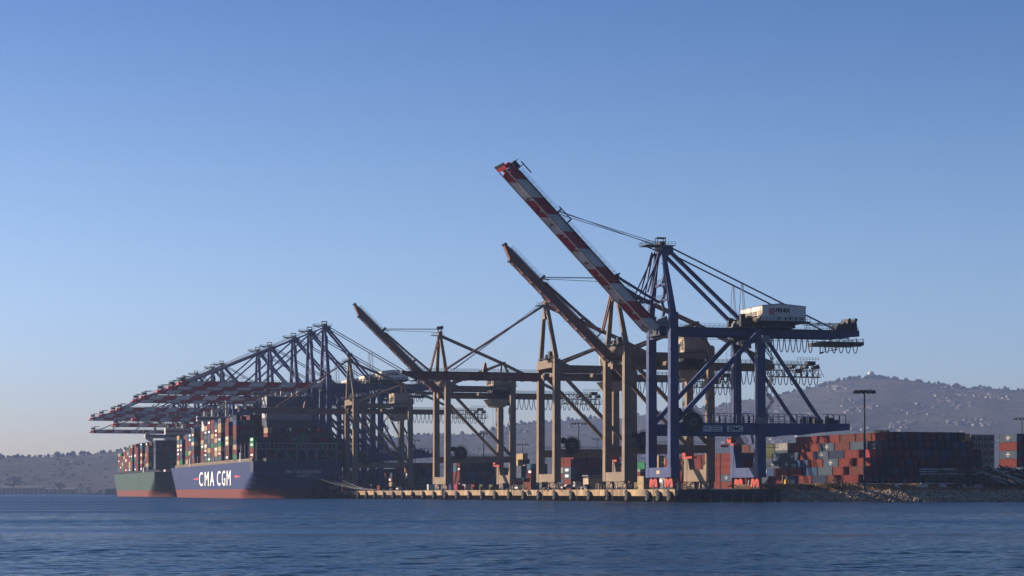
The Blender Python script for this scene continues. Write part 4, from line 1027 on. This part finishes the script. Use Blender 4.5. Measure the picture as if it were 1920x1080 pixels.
# loose boxes standing on the wharf
for px, z, col, lb in ((862, 1000, 'pink red', 'pink red short container standing alone on the wharf, leftmost of the loose row'), (877, 998, 'white', 'white short container standing on the wharf in the loose row'),
        (894, 1000, 'brick red', 'brick red short container on the wharf right of the white one'), (909, 1002, 'olive green', 'olive green short container on the wharf, left one of two'), (928, 1003, 'olive green', 'olive green short container on the wharf, right one of two'),
        (716, 1120, 'brick red', 'small red container on the wharf near the mooring lines'), (1128, 905, 'brown', 'brown short container beside the beige shed'), (1043, 900, 'brick red', 'brick red short container behind the middle beige crane')):
    v, u = QI(px, z); put_container(col, v, u, DECK, lb, 'loose containers on the wharf', short=True)
for px, z, t, col, lb in ((1212, 880, 0, 'cream', 'cream container at ground level behind the nearest waterside legs'), (1212, 880, 1, 'cream', 'cream container stacked second behind the nearest waterside legs'), (1214, 892, 3, 'green', 'bright green container high behind the nearest waterside legs'),
        (1240, 900, 3, 'cream', 'cream container high between the two nearest waterside legs'), (1240, 900, 4, 'cream', 'topmost cream container between the two nearest waterside legs'), (985, 1010, 5, 'cream', 'lone cream container on top of the slate stack'), (976, 1012, 4, 'cream', 'cream container one step below the lone top one'),
        (1000, 1005, 0, O, 'rust orange container low behind the far legs of the middle crane'), (1000, 1005, 1, O, 'rust orange container second tier behind the middle crane'), (982, 1008, 2, SL, 'slate container under the cream ones'), (982, 1008, 3, SL, 'upper slate container under the cream ones'),
        (1080, 1000, 5, 'brick red', 'bright red container on top behind the middle crane cable reel')):
    v, u = QI(px, z); put_container(col, v, u, DECK + t*TIER, lb, 'scattered containers behind the cranes')
STK.build('container_stacks', STKM, kind='stuff', label='distant stacks of coloured containers in the yard behind the cranes', category='containers')

# ------------------------------------------------------------------ ships
def hull(name, parent, L, hb, deck, boot, topm, stern_rake, bow_flare, wl_start):
    """Stations from the transom (y = 0) to the stem; local x across, y along."""
    m = M(); N = 110; zs = [-2, 0, boot*.5, boot, boot + .02, boot + (deck - boot)*.15, boot + (deck - boot)*.3, boot + (deck - boot)*.45, boot + (deck - boot)*.62, boot + (deck - boot)*.8, deck]
    nz = len(zs); st = []
    for i in range(N + 1):
        t = i/N; y = L*(.5 - .5*cos(pi*t)); row = []
        for z in zs:
            k = z/deck; ws = wl_start*(1 - max(0, min(1, k/.62)))
            a = min(1, max(0, (y + 2)/(ws + 2)))**.5 if ws > 0 else 1          # stern narrows under water
            bl = bow_flare*(1.0 - .45*max(0, k))
            f = min(1, max(0, (L - y - (1 - max(0, k))*14)/bl)); f = sin(f*pi/2)**.8
            row.append((max(hb*a*f, .02), y, z))
        st.append(row)
    for s in (-1, 1):
        o = len(m.v)
        for row in st:
            for (x, y, z) in row: m.v.append((s*x, y, z))
        for i in range(N):
            for j in range(nz - 1):
                a = o + i*nz + j; m.f.append([a, a + nz, a + nz + 1, a + 1]); m.m.append(0 if j < 3 else 1)
    nside = len(m.f)
    for s in (-1, 1):
        for (x, y, z) in st[0]: m.v.append((s*x, y - .003, z))
    t0 = len(m.v) - 2*nz
    for j in range(nz - 1): m.f.append([t0 + j, t0 + j + 1, t0 + nz + j + 1, t0 + nz + j]); m.m.append(0 if j < 3 else 1)
    d0 = len(m.v)
    for s in (-1, 1):
        for row in st: m.v.append((s*row[-1][0], row[-1][1], deck - .01))
    for i in range(N): m.f.append([d0 + i, d0 + i + 1, d0 + N + 2 + i, d0 + N + 1 + i]); m.m.append(2)
    me = m.mesh(name, [HULLR, topm, SHIPD])
    me.polygons.foreach_set('use_smooth', [True]*nside + [False]*(len(m.f) - nside))
    return put(name, me, parent)
def ship_stacks(parent, bays, hb, deckz, seed, palette, name='container_stack', ncol=None, first_end=True, marks=.18):
    """bays: list of (y, tiers, columns missing at the sea side). Outer shell only, one mesh."""
    r = random.Random(seed); m = M(); nc = ncol or int(2*hb/2.52)
    n = len(STKC); prev = {}
    for bi, (y, tiers, miss, var) in enumerate(bays):
        cols = {}
        for c in range(nc):
            h = tiers - (r.random() < var) - (r.random() < var*.5)
            if c < miss: h = 0
            cols[c] = max(0, h)
        for c in range(nc):
            x = -nc*1.26 + c*2.52 + 1.26
            for t in range(cols[c]):
                outer = c == miss or c == nc - 1
                endvis = bi == 0 or prev.get(c, 0) <= t or (bi and bays[bi][0] - bays[bi-1][0] > 16)
                if not (outer or endvis or t >= cols[c] - 1): continue
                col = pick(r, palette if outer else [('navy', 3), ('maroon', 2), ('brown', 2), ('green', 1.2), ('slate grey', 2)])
                z = deckz + t*2.72
                m.box(x - 1.21, x + 1.21, y, y + 12.19, z, z + 2.64, STKC.index(col))
                if c == miss and r.random() < marks: m.add([(x - 1.24, y + 3.2, z + 1.0), (x - 1.24, y + 9, z + 1.0), (x - 1.24, y + 9, z + 1.95), (x - 1.24, y + 3.2, z + 1.95)], [(0,1,2,3)], n)
        prev = cols
    return m.build(name, STKM, parent, kind='stuff')
PALS = [('rust orange', 3), ('brick red', 2.6), ('brown', 1.6), ('slate grey', 2), ('cream', 2.3), ('blue', 1.3), ('teal blue', .8), ('navy', 1), ('green', 1), ('maroon', .8)]
def deck_rail(parent, pts, h, step, mt=SHIPG):
    m = M()
    for a, b in zip(pts, pts[1:]): m.rail(a, b, h, step, .12)
    m.build('deck_rail', mt, parent)
# big navy ship
VC = -51.5 + 23.25
Vs, Us = QI(475, 1148); L1 = 366; HB1 = 23.25
sv = Vs + HB1
ship = thing('container_ship', 'large navy blue container ship with red waterline moored stern towards us', 'ship', Q(sv, Us, 0))
hull('hull', ship, L1, HB1, 19.5, 5.0, HULLB, 7.0, 50, 46)
SD = 21.5
for ch, ua, ub in (('C', 202, 187), ('M', 178, 162), ('A', 156, 140), ('C', 128, 115), ('G', 109, 97), ('M', 91, 77)):
    lettering(ch, ua - ub, 8.5, 'side', (-HB1 - .06, (ua + ub)/2, 11.3), LETW, ship, 'hull_letter', extr=.05, bold=-.004)
M().prism([(206, 12.2), (206, 11.0), (232, 11.3)], 'x', -HB1 - .1, -HB1 - .02).build('red_arrow', LOGOR, ship)
M().prism([(62, 12.6), (62, 11.2), (40, 11.9)], 'x', -HB1 - .1, -HB1 - .02).build('red_arrow', LOGOR, ship)
lettering('CMA CGM ARGENTINA', 19.5, 1.75, 'front', (3.2, -.05, 14.1), WHITE, ship, 'stern_name', extr=.05, bold=.01)
lettering('VALLETTA', 6.8, 1.1, 'front', (3.2, -.05, 12.0), WHITE, ship, 'stern_port', extr=.05, bold=.01)
for i in range(15): M().box(-18 + i*2.35, -18 + i*2.35 + random.uniform(.6, 1.5), -.03, .4, 15.9, 17.3).build('mooring_port', DARKM, ship)
bays = []
bays += [(3, 4, 0, .0)]
bays += [(18, 6, 4, .25)]
y = 61
for k in range(18):
    tiers = (9, 9, 9, 9, 9, 9, 9, 9, 8, 8, 8, 8, 7, 7, 7, 7, 7, 6)[k]; miss = (0, 2, 0, 1, 0, 0, 0, 0, 0, 0, 3, 0, 0, 0, 3, 0, 0, 1)[k]
    bays.append((y, tiers, miss, .16)); y += 14.1
    if k == 9: y += 14
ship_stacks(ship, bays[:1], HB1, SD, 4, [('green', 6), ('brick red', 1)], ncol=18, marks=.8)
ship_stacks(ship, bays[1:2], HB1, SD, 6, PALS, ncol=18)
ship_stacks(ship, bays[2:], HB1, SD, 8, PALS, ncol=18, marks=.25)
m = M(); W2 = 21.4                              # aft lashing bridge
for z in (SD + 4.6, SD + 7.6): m.box(-W2, W2, 1.2, 2.2, z - .22, z + .22)
for i in range(19): m.box(-W2 + i*2*W2/18 - .14, -W2 + i*2*W2/18 + .14, 1.3, 1.8, SD + 4.6, SD + 7.6)
for i in range(9): m.box(-W2 + i*2*W2/8 - .18, -W2 + i*2*W2/8 + .18, 1.3, 1.9, SD - 2, SD + 4.6)
for i in range(4):
    a = -W2 + (i + .35)*2*W2/4; m.beam((a, 1.4, SD + 4.4), (a + 4.2, 1.4, SD - 1.6), .26, .26, (0,1,0)); m.beam((a + 8.4, 1.4, SD + 4.4), (a + 4.2, 1.4, SD - 1.6), .26, .26, (0,1,0))
m.build('lashing_bridge', LASH, ship)
m = M()
for k in range(22): m.box(-HB1 + .3, -HB1 + .75, 16 + k*14.1, 16.4 + k*14.1, 19.5, SD + 8 if k < 7 else SD + 4)
m.build('lashing_post', SHIPG, ship)
m = M(); r_ = random.Random(2)
for k in range(118):
    yy = 6 + k*2.7
    if yy > 318: break
    m.box(-HB1 + .15, -HB1 + .6, yy, yy + 1.1, 19.5, 19.5 + r_.uniform(.9, 1.9)); 
m.box(-HB1 + .2, -HB1 + .5, 3, 318, 20.9, 21.1); m.build('bulwark_fittings', HOUSET, ship)
fx0, fx1 = -9.2, 15.8
m = M(); m.box(fx0, fx1, 40, 56, 19.5, 55.5); fn = m.build('funnel_casing', SHIPD, ship)
m = M(); m.box(fx0 - .06, fx0 - .01, 40.2, 55.8, 44, 55.3); m.build('side_panel', SHIPW, fn)
M().box(fx0 + .6, fx1 - .1, 39.9, 39.99, 42.8, 45.9).build('grey_band', SHIPG, fn)
M().box(fx0 + .6, fx1 - .1, 39.9, 39.99, 48.6, 49.8).build('grey_band', SHIPG, fn)
M().box(fx0 + 4, fx1 - .1, 39.9, 39.99, 35.0, 35.6).build('grey_band', SHIPG, fn)
m = M()
for i in range(7): m.box(fx0 + 2 + i*3, fx0 + 3.2 + i*3, 42, 44, 55.5, 56.6 + (i % 3))
m.rail((fx0, 40.2, 55.5), (fx1, 40.2, 55.5), 1.1, 1.5, .12); m.build('funnel_top', SHIPW, fn)
m = M(); m.box(-HB1 + 3, HB1 - 3, 203, 213, 19.5, 47); m.box(-HB1 - 1, HB1 + 1, 204, 209, 47, 50); ac = m.build('bridge_house', SHIPW, ship)
m = M(); m.box(-HB1 - 1.05, HB1 + 1.05, 203.9, 203.99, 48, 49.3); m.box(-HB1 - 1.1, -HB1 - 1.02, 204.4, 208.6, 48, 49.3); m.build('bridge_windows', GLASS, ac)
m = M(); m.tube((-6, 207, 50), (-6, 207, 60), .6, 8); m.box(-9, -3, 206.6, 207.4, 55, 55.6); m.box(-8, -4, 206.7, 207.3, 58, 58.4); m.tube((-14, 207, 50), (-14, 207, 54), 1.3, 10); m.tube((-19, 207, 50), (-19, 207, 53), 1, 10)
m.build('radar_mast', SHIPW, ac)
m = M()
for k, (yy, hh) in enumerate(((246, 8), (44, 8.5))): m.box(-HB1 + .1, -HB1 + 1.4, yy, yy + 2.2, 19.6, 19.6 + hh*.62); m.beam((-HB1 + .7, yy + 1, 19.6 + hh*.6), (-HB1 + .3, yy - 3, 19.6 + hh), .5, .5)
m.build('deck_crane', SHIPW, ship)
M().box(-.5, .5, 3, 7, -2, 4.6).build('rudder', HULLR, ship)
m = M(); m.box(-HB1 - .02, -HB1 + 3, 1.5, 9.5, 14.0, 19.45); m.build('stern_recess', DARKM, ship)
# green ship
HB2 = 20.; Vg, Ug = QI(289.5, 1618); L2 = 316
gship = thing('container_ship', 'green container ship with red waterline moored ahead of the navy one', 'ship', Q(Vg + HB2, Ug, 0))
hull('hull', gship, L2, HB2, 18.6, 5.0, HULLG, 6, 42, 40)
gb = [(2, 8, 0, .0)]; y = 48
for k in range(17): gb.append((y, (8, 8, 8, 8, 8, 8, 8, 8, 8, 8, 7, 7, 7, 6, 6, 6, 5)[k], (0, 2, 1, 0, 2, 0, 0, 1, 0, 0, 0, 0, 0, 0, 0, 0, 1)[k], .15)); y += 13.8
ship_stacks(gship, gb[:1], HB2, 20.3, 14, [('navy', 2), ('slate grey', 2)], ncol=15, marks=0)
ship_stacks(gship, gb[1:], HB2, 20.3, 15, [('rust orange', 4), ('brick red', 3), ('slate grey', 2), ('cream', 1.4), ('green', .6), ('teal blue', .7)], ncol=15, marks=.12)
m = M(); m.box(-9, HB2 - 6, 22, 34, 18.6, 43.9); m.box(-HB2 - 4, HB2 + 4, 24, 29, 44, 46.8); m.box(-9, 9, 23, 31, 46.8, 51.5); m.prism([(-HB2 - 4, 43.95), (-HB2 + 2, 40), (-HB2 + 2, 43.95)], 'y', 24.5, 28); gh = m.build('bridge_house', SHIPW, gship)
m = M(); m.box(-HB2 - 3.8, HB2 + 3.8, 23.9, 23.99, 45, 46.2); m.box(-8.6, 8.6, 22.9, 22.99, 48.5, 50); m.build('bridge_windows', GLASS, gh)
m = M(); m.tube((0, 27, 51.5), (0, 27, 59), .5, 8); m.box(-4, 4, 26.7, 27.3, 55, 55.5); m.tube((5, 27, 51.5), (5, 27, 54.4), 1.4, 10); m.tube((-6, 27, 51.5), (-6, 27, 53.5), 1., 10); m.box(-HB2 - 3.5, -HB2 - .5, 25, 26, 46.8, 48.4); m.build('radar_mast', SHIPW, gh)
m = M()
for k in range(96): m.box(-HB2 + .15, -HB2 + .6, 6 + k*2.6, 7 + k*2.6, 18.6, 19.6 + (k % 3)*.25)
m.box(-HB2 + .2, -HB2 + .5, 3, 256, 19.8, 20.0); m.build('bulwark_fittings', DARKM, gship)
m = M(); m.box(-HB2 + .1, -HB2 + 2.2, 70, 74, 18.7, 22.5); m.beam((-HB2 + 1, 72, 22), (-HB2 + 1, 69, 29), .7, .7); m.build('deck_crane', SHIPW, gship)
m = M(); m.tube((0, 268, 18.6), (0, 268, 30), .3, 6); m.box(-2, 2, 262, 266, 18.6, 22); m.build('foremast', SHIPD, gship)
m = M(); m.box(-HB2 - .03, -HB2 + 2, .6, 4.5, 14.5, 18.5); m.box(-HB2 - .03, -HB2 + 2, .6, 3.6, 9.6, 11.4); m.build('stern_recess', DARKM, gship)
# mooring lines
for i, (x, z, u, sag) in enumerate(((6, 15.8, -62, 5), (10, 16.2, -60, 4.6), (14, 16.4, -78, 5.5), (2, 15.6, -76, 6), (18, 16.6, -52, 3.4))):
    a = Q(sv + x, Us - .1, z); b = Q(V0 + .6, Us + u, DECK + .5); pts = []
    for k in range(13):
        t = k/12; p = lerp(a, b, t); pts.append((p[0], p[1], p[2] - sag*4*t*(1 - t)*.5))
    M().path(pts, .07, 4).build('mooring_line', SHIPG, kind='', label='%s mooring rope from the navy ship stern to the wharf' % ORD[i], category='rope', group='mooring ropes at the stern')

# ------------------------------------------------------------------ light masts
def mast(px, z, hpx_top, label, base=DECK, arms=12, spread=2.6):
    h = EL(hpx_top, z) - base; t = thing('light_mast', label, 'light mast', ((px - 960)/F*z, z, base), 0, 'light masts in the yard')
    M().tube((0,0,0), (0,0,h), .42, 8, r2=.24).build('pole', DARKM, t)
    m = M()
    for i in range(arms): 
        a, b = 2*pi*i/arms, 2*pi*(i+1)/arms; m.beam((spread*cos(a), spread*sin(a), h - .3), (spread*cos(b), spread*sin(b), h - .3), .18, .18)
        if i % 3 == 0: m.beam((0, 0, h - .3), (spread*cos(a), spread*sin(a), h - .3), .16, .16)
    r = m.build('lamp_ring', DARKM, t)
    fl = M().box(-.42, .42, -.3, .3, -.45, .3).beam((0, 0, .3), (0, 0, .75), .2, .2, (1,0,0)).mesh('floodlight', DARKM)
    for i in range(arms): a = 2*pi*i/arms; put('floodlight', fl, r, (spread*1.08*cos(a), spread*1.08*sin(a), h - .75), a)
for px, z, y, lb in ((1621, 712, 731, 'tall light mast standing in front of the big container block'), (1085, 1150, 792, 'light mast seen between the middle beige crane legs'), (907, 1300, 811, 'light mast seen under the third crane diagonal braces'),
        (980, 1500, 832, 'short far light mast left of the middle crane legs'), (1121, 1500, 822, 'far light mast beside the second crane leg'), (1916, 1100, 783, 'light mast at the right edge of the picture'), (1653, 1250, 806, 'far light mast just above the big container block'), (778, 1700, 824, 'farthest light mast, left of the third beige crane')):
    mast(px, z, y, lb, spread=3.0 if z < 800 else 3.6)
# ------------------------------------------------------------------ trailer chassis racks on the right
def chassis_mesh():
    f = M(); L = 12.2
    for x in (-.5, .5): f.box(x - .09, x + .09, 0, L, 0, .34)
    for k in range(9): f.box(-.41, .41, .2 + k*1.45, .34 + k*1.45, .08, .3)
    for y in (0, 11.9): f.box(-1.2, 1.2, y, y + .3, .05, .36)
    f.box(-.9, .9, 9, 11.4, -.35, -.02)
    w = M()
    for y in (9.5, 10.9):
        for x in (-1.1, .8): w.tube((x, y, -.45), (x + .3, y, -.45), .5, 10)
    l = M(); l.box(-.45, -.3, 2, 2.2, -1., 0); l.box(.3, .45, 2, 2.2, -1., 0)
    return f.mesh('frame', CHM), w.mesh('wheels', RUBBER), l.mesh('landing_leg', CHM)
CHM = mat('black_chassis_steel', (0.05, 0.054, 0.054), .32, .35, .7, metal=.35, streak=.15)
CHG = mat('glint_grey_chassis_steel', (0.42, 0.42, 0.4), .4, .4, .7, streak=.3)  # pale copy of the chassis steel, painted in for sun glints on the piles
CF, CW, CL = chassis_mesh()
CF2 = CF.copy(); CF2.materials[0] = CHG
def chassis(loc, rot, label, group):
    t = thing('trailer_chassis', label, 'trailer', loc, 0, group); t.rotation_euler = rot
    put('frame', CF2 if rc.random() < .55 else CF, t); put('wheels', CW, t); put('landing_leg', CL, t)
rc = random.Random(9)
for s in range(7):
    for k in range(7):
        X = (1712 + s*16 - 960)/F*722 + rc.uniform(-.3, .3)
        chassis((X + 2, 719 + (s % 2)*6 + rc.uniform(-1, 1), 5.3 + .5 + k*.78), (0, rc.uniform(-.02, .02), radians(-90) + rc.uniform(-.12, .12)), '%s, %s in the %s flat pile from the left' % ('dark trailer chassis lying flat', ORDW[k] if k else 'lowest', ORDW[s] if s else 'leftmost'), 'flat stacked trailer chassis')
for s in range(46):
    X = (1868 + s*3.0 - 960)/F*720
    chassis((X + rc.uniform(-.4, .4), 716 + (s % 5)*2.6, 5.2 + rc.uniform(.3, .8)), (radians(24) + rc.uniform(-.1, .1), 0, radians(78) + rc.uniform(-.2, .2)), 'dark trailer chassis leaning in the long tilted row, %d%s from its left end' % (s + 1, 'st' if s % 10 == 0 and s != 10 else 'nd' if s % 10 == 1 and s != 11 else 'rd' if s % 10 == 2 and s != 12 else 'th'), 'leaning trailer chassis')
# ------------------------------------------------------------------ small things on the bank, yard and wharf
def barrier(px0, px1, z, h, label):
    x0, x1 = (px0 - 960)/F*z, (px1 - 960)/F*z; t = thing('concrete_barrier', label, 'barrier', ((x0+x1)/2, z, bank_h((x0+x1)/2, z - toe((x0+x1)/2)) - .1), 0, 'pale barriers along the bank')
    w_ = (x1 - x0)/2; M().prism([(-.4, 0), (.4, 0), (.28, .35), (.16, h), (-.16, h), (-.28, .35)], 'x', -w_, w_).build('block', SHIPW, t)
for a, b, lb in ((1677.5, 1686, 'short white barrier at the top of the bank, leftmost'), (1722, 1731, 'white barrier second from the left on the bank'), (1733, 1740, 'white barrier third from the left on the bank'), (1761, 1774, 'white barrier left of the longest one on the bank'), (1819, 1842, 'longest white barrier under the leaning chassis'), (1804, 1818, 'dirty barrier just left of the longest white one')):
    barrier(a, b, toe(((a + b)/2 - 960)/F*716) + 9.2, 1.15, lb)
pmesh = M().tube((0,0,0), (0,0,2.4), .09, 6).mesh('fence_post', STEEL)
ft = thing('wire_fence', 'low wire fence on posts along the yard edge behind the bank', 'fence', Q(60, 0, 4.9))
for i in range(34): put('fence_post', pmesh, ft, (i*3.6 - 12 + 0, -i*1.05 + 8, 0))
m = M()
for z in (.5, 1.2, 1.9, 2.3): m.beam((-12, 8, z), (-12 + 33*3.6, 8 - 33*1.05, z), .03, .03)
m.build('fence_wire', STEEL, ft)
def truck(px, z, label, col, loaded=None, rz=TH, name='yard_truck', base=DECK):
    t = thing(name, label, 'truck', ((px - 960)/F*z, z, base), rz)
    m = M(); m.prism([(-1.2, .7), (1.2, .7), (1.2, 1.7), (.9, 2.9), (-1.2, 2.9)], 'x', -1.2, 1.2); cb = m.build('cab', col, t)
    M().box(-1.0, 1.0, 1.06, 1.22, 1.75, 2.6).box(-1.22, -1.19, -.6, .8, 1.75, 2.6).box(-1.0, 1.0, -1.24, -1.19, 1.8, 2.6).build('window', GLASS, cb)
    m = M(); m.box(-.5, .5, -5.5, -1.2, .75, 1.05); m.build('frame', DARKM, t)
    wm = M().tube((-.17, 0, 0), (.17, 0, 0), .5, 12).mesh('wheel', RUBBER)
    for y in (.3, -3.6, -4.8):
        for x in (-1.05, 1.05): put('wheel', wm, t, (x, y, .5))
truck(1020, 810, 'dark yard truck on the wharf behind the middle crane bogies', DARKM)
truck(1082, 800, 'white yard truck parked by the beige shed', SHIPW)
truck(947, 900, 'slate yard truck with bright headlamps under the third crane', SHIPD, rz=TH + pi)
truck(1165, 760, 'beige yard truck behind the second beige crane', HOUSET)
def car(px, z, label, col, rz=TH, base=DECK, name='pickup_truck', cat='pickup'):
    t = thing(name, label, cat, ((px - 960)/F*z, z, base), rz)
    m = M(); m.prism([(-2.5, .45), (2.5, .45), (2.5, 1.0), (1.4, 1.1), (.8, 1.75), (-.7, 1.75), (-.8, 1.05), (-2.5, 1.05)], 'x', -.9, .9); b = m.build('body', col, t)
    M().prism([(-.62, 1.12), (1.25, 1.14), (.74, 1.68), (-.6, 1.68)], 'x', -.92, .92).build('window', GLASS, b)
    wm = M().tube((-.12, 0, 0), (.12, 0, 0), .38, 12).mesh('wheel', RUBBER)
    for y in (-1.6, 1.6):
        for x in (-.82, .82): put('wheel', wm, t, (x, y, .38))
car(1066, 745, 'white pickup on the wharf edge left of the beige shed', SHIPW, rz=TH + pi/2)
car(1100, 742, 'grey pickup on the wharf in front of the beige shed', SHIPD)
car(972, 830, 'white pickup near the edge left of the middle crane', SHIPW)
car(748, 1010, 'small white pickup at the left end of the lit wharf', SHIPW)
t = thing('control_shed', 'beige shed with a dark strip of windows on the wharf', 'shed', ((1111 - 960)/F*790, 790, DECK), TH)
m = M(); m.box(-2.6, 2.6, -3, 3, 0, 4.1); b = m.build('wall', HOUSET, t); M().box(-2.9, 2.9, -3.3, 3.3, 5.0, 5.25).build('roof', SHIPG, t); M().box(-2.4, 2.4, -2.8, 2.8, 4.1, 5.0).build('window_strip', GLASS, t)
for y in (-2.95, -1, 1, 2.95): M().box(-2.62, -2.45, y - .08, y + .08, 4.1, 5.0).build('mullion', HOUSET, b)
t = thing('electrical_house', 'white electrical cabin on the wharf edge under the third beige crane', 'cabin', ((807.5 - 960)/F*958, 958, DECK), TH)
m = M(); m.box(-1.3, 1.3, -1.4, 1.4, .1, 2.5); b = m.build('wall', SHIPW, t); M().box(-1.4, 1.4, -1.5, 1.5, 2.52, 2.64).build('roof', SHIPW, t); M().box(-1.34, -1.305, -.4, .5, .2, 2.1).build('door', SHIPG, b)
t = thing('yard_lift', 'yellow lift truck at the end of the wharf beside the rocks', 'lift truck', ((1474 - 960)/F*722, 722, 4.4), TH)
m = M(); m.box(-.9, .9, -1.6, 1.2, .4, 1.5); m.prism([(-1.6, 1.5), (-.2, 1.5), (-.5, 2.9), (-1.4, 2.9)], 'x', -.85, .85); YEL = mat('yellow_machine_paint', (0.33, 0.2, 0.06), .5, .2, .8); m.build('body', YEL, t)
m = M(); m.box(-.8, -.6, 1.3, 1.5, .2, 4.4); m.box(.6, .8, 1.3, 1.5, .2, 4.4); m.box(-.6, .6, 1.3, 1.5, 4.1, 4.4); m.build('lifting_frame', YEL, t)
wm = M().tube((-.2, 0, 0), (.2, 0, 0), .5, 12).mesh('wheel', RUBBER)
for y in (-1.1, .9):
    for x in (-.85, .85): put('wheel', wm, t, (x, y, .5))
def rubble(px, z, label, seed):
    r = random.Random(seed); t = thing('pallet_pile', label, 'pallet pile', ((px - 960)/F*z, z, DECK), TH); 
    for k in range(7):
        m = M(); 
        for j in range(5): m.box(-.6, .6, -.6 + j*.28, -.42 + j*.28, .12, .16)
        for j in (-.55, 0, .45): m.box(j, j + .1, -.6, .6, 0, .12)
        put('pallet', m.mesh('pallet', HOUSET), t, (r.uniform(-.1, .1), r.uniform(-.1, .1), k*.17), r.uniform(-.1, .1))
for i, px in enumerate((1082, 1092, 1135)): rubble(px, 800 - i*8, ('loose pallet pile left of the beige shed', 'second pallet pile nearer the beige shed', 'pallet pile right of the beige shed')[i], i)

def gear_bin(px, z, label, seed):
    r = random.Random(seed); t = thing('gear_cage', label, 'cage', ((px - 960)/F*z, z, DECK), TH + r.uniform(-.3, .3), 'gear cages on the wharf')
    m = M()
    for x in (-1.1, 1.1):
        for y in (-.9, .9): m.box(x - .06, x + .06, y - .06, y + .06, 0, 2.0)
    for z_ in (.1, 1.0, 1.94):
        for y in (-.9, .9): m.box(-1.04, 1.04, y - .04, y + .04, z_ - .05, z_ + .05)
        for x in (-1.1, 1.1): m.box(x - .04, x + .04, -.84, .84, z_ - .05, z_ + .05)
    m.build('frame', r.choice((HOUSET, STEEL, YEL)), t)
    for k in range(7): M().beam((r.uniform(-1, 1), r.uniform(-.7, .7), .1), (r.uniform(-1, 1), r.uniform(-.7, .7), r.uniform(1.2, 2.6)), .12, .12).build('lashing_rod', r.choice((STEEL, HOUSET, DARKM)), t)
for i, (px, z, lb) in enumerate(((1048, 790, 'gear cage with rods right of the middle beige crane bogies'), (1056, 805, 'gear cage behind the first, nearer the beige shed'), (1125, 775, 'gear cage just right of the beige shed'), (1146, 760, 'gear cage left of the second beige crane bogies'),
        (1188, 742, 'gear cage right of the second beige crane bogies'), (1290, 712, 'gear cage by the right end of the wharf'), (985, 850, 'gear cage left of the middle beige crane bogies'), (962, 880, 'gear cage farther left along the wharf'), (1276, 720, 'gear cage beside the nearest waterside bogies'), (1142, 786, 'gear cage farther back by the beige shed'))):
    gear_bin(px, z, lb, i)
# ------------------------------------------------------------------ haze
hz = bpy.data.materials.new('sea_haze'); hz.use_nodes = True; hn = hz.node_tree.nodes; hn.clear()
pv = hn.new('ShaderNodeVolumePrincipled'); ho = hn.new('ShaderNodeOutputMaterial')
pv.inputs['Color'].default_value = (.42, .57, 1, 1); pv.inputs['Density'].default_value = 4.4e-5; pv.inputs['Anisotropy'].default_value = .1
hz.node_tree.links.new(pv.outputs[0], ho.inputs['Volume'])
M().box(-9500, 9500, -400, 9300, -30, 520).build('haze', hz, kind='stuff', label='thin blue sea haze', category='haze')
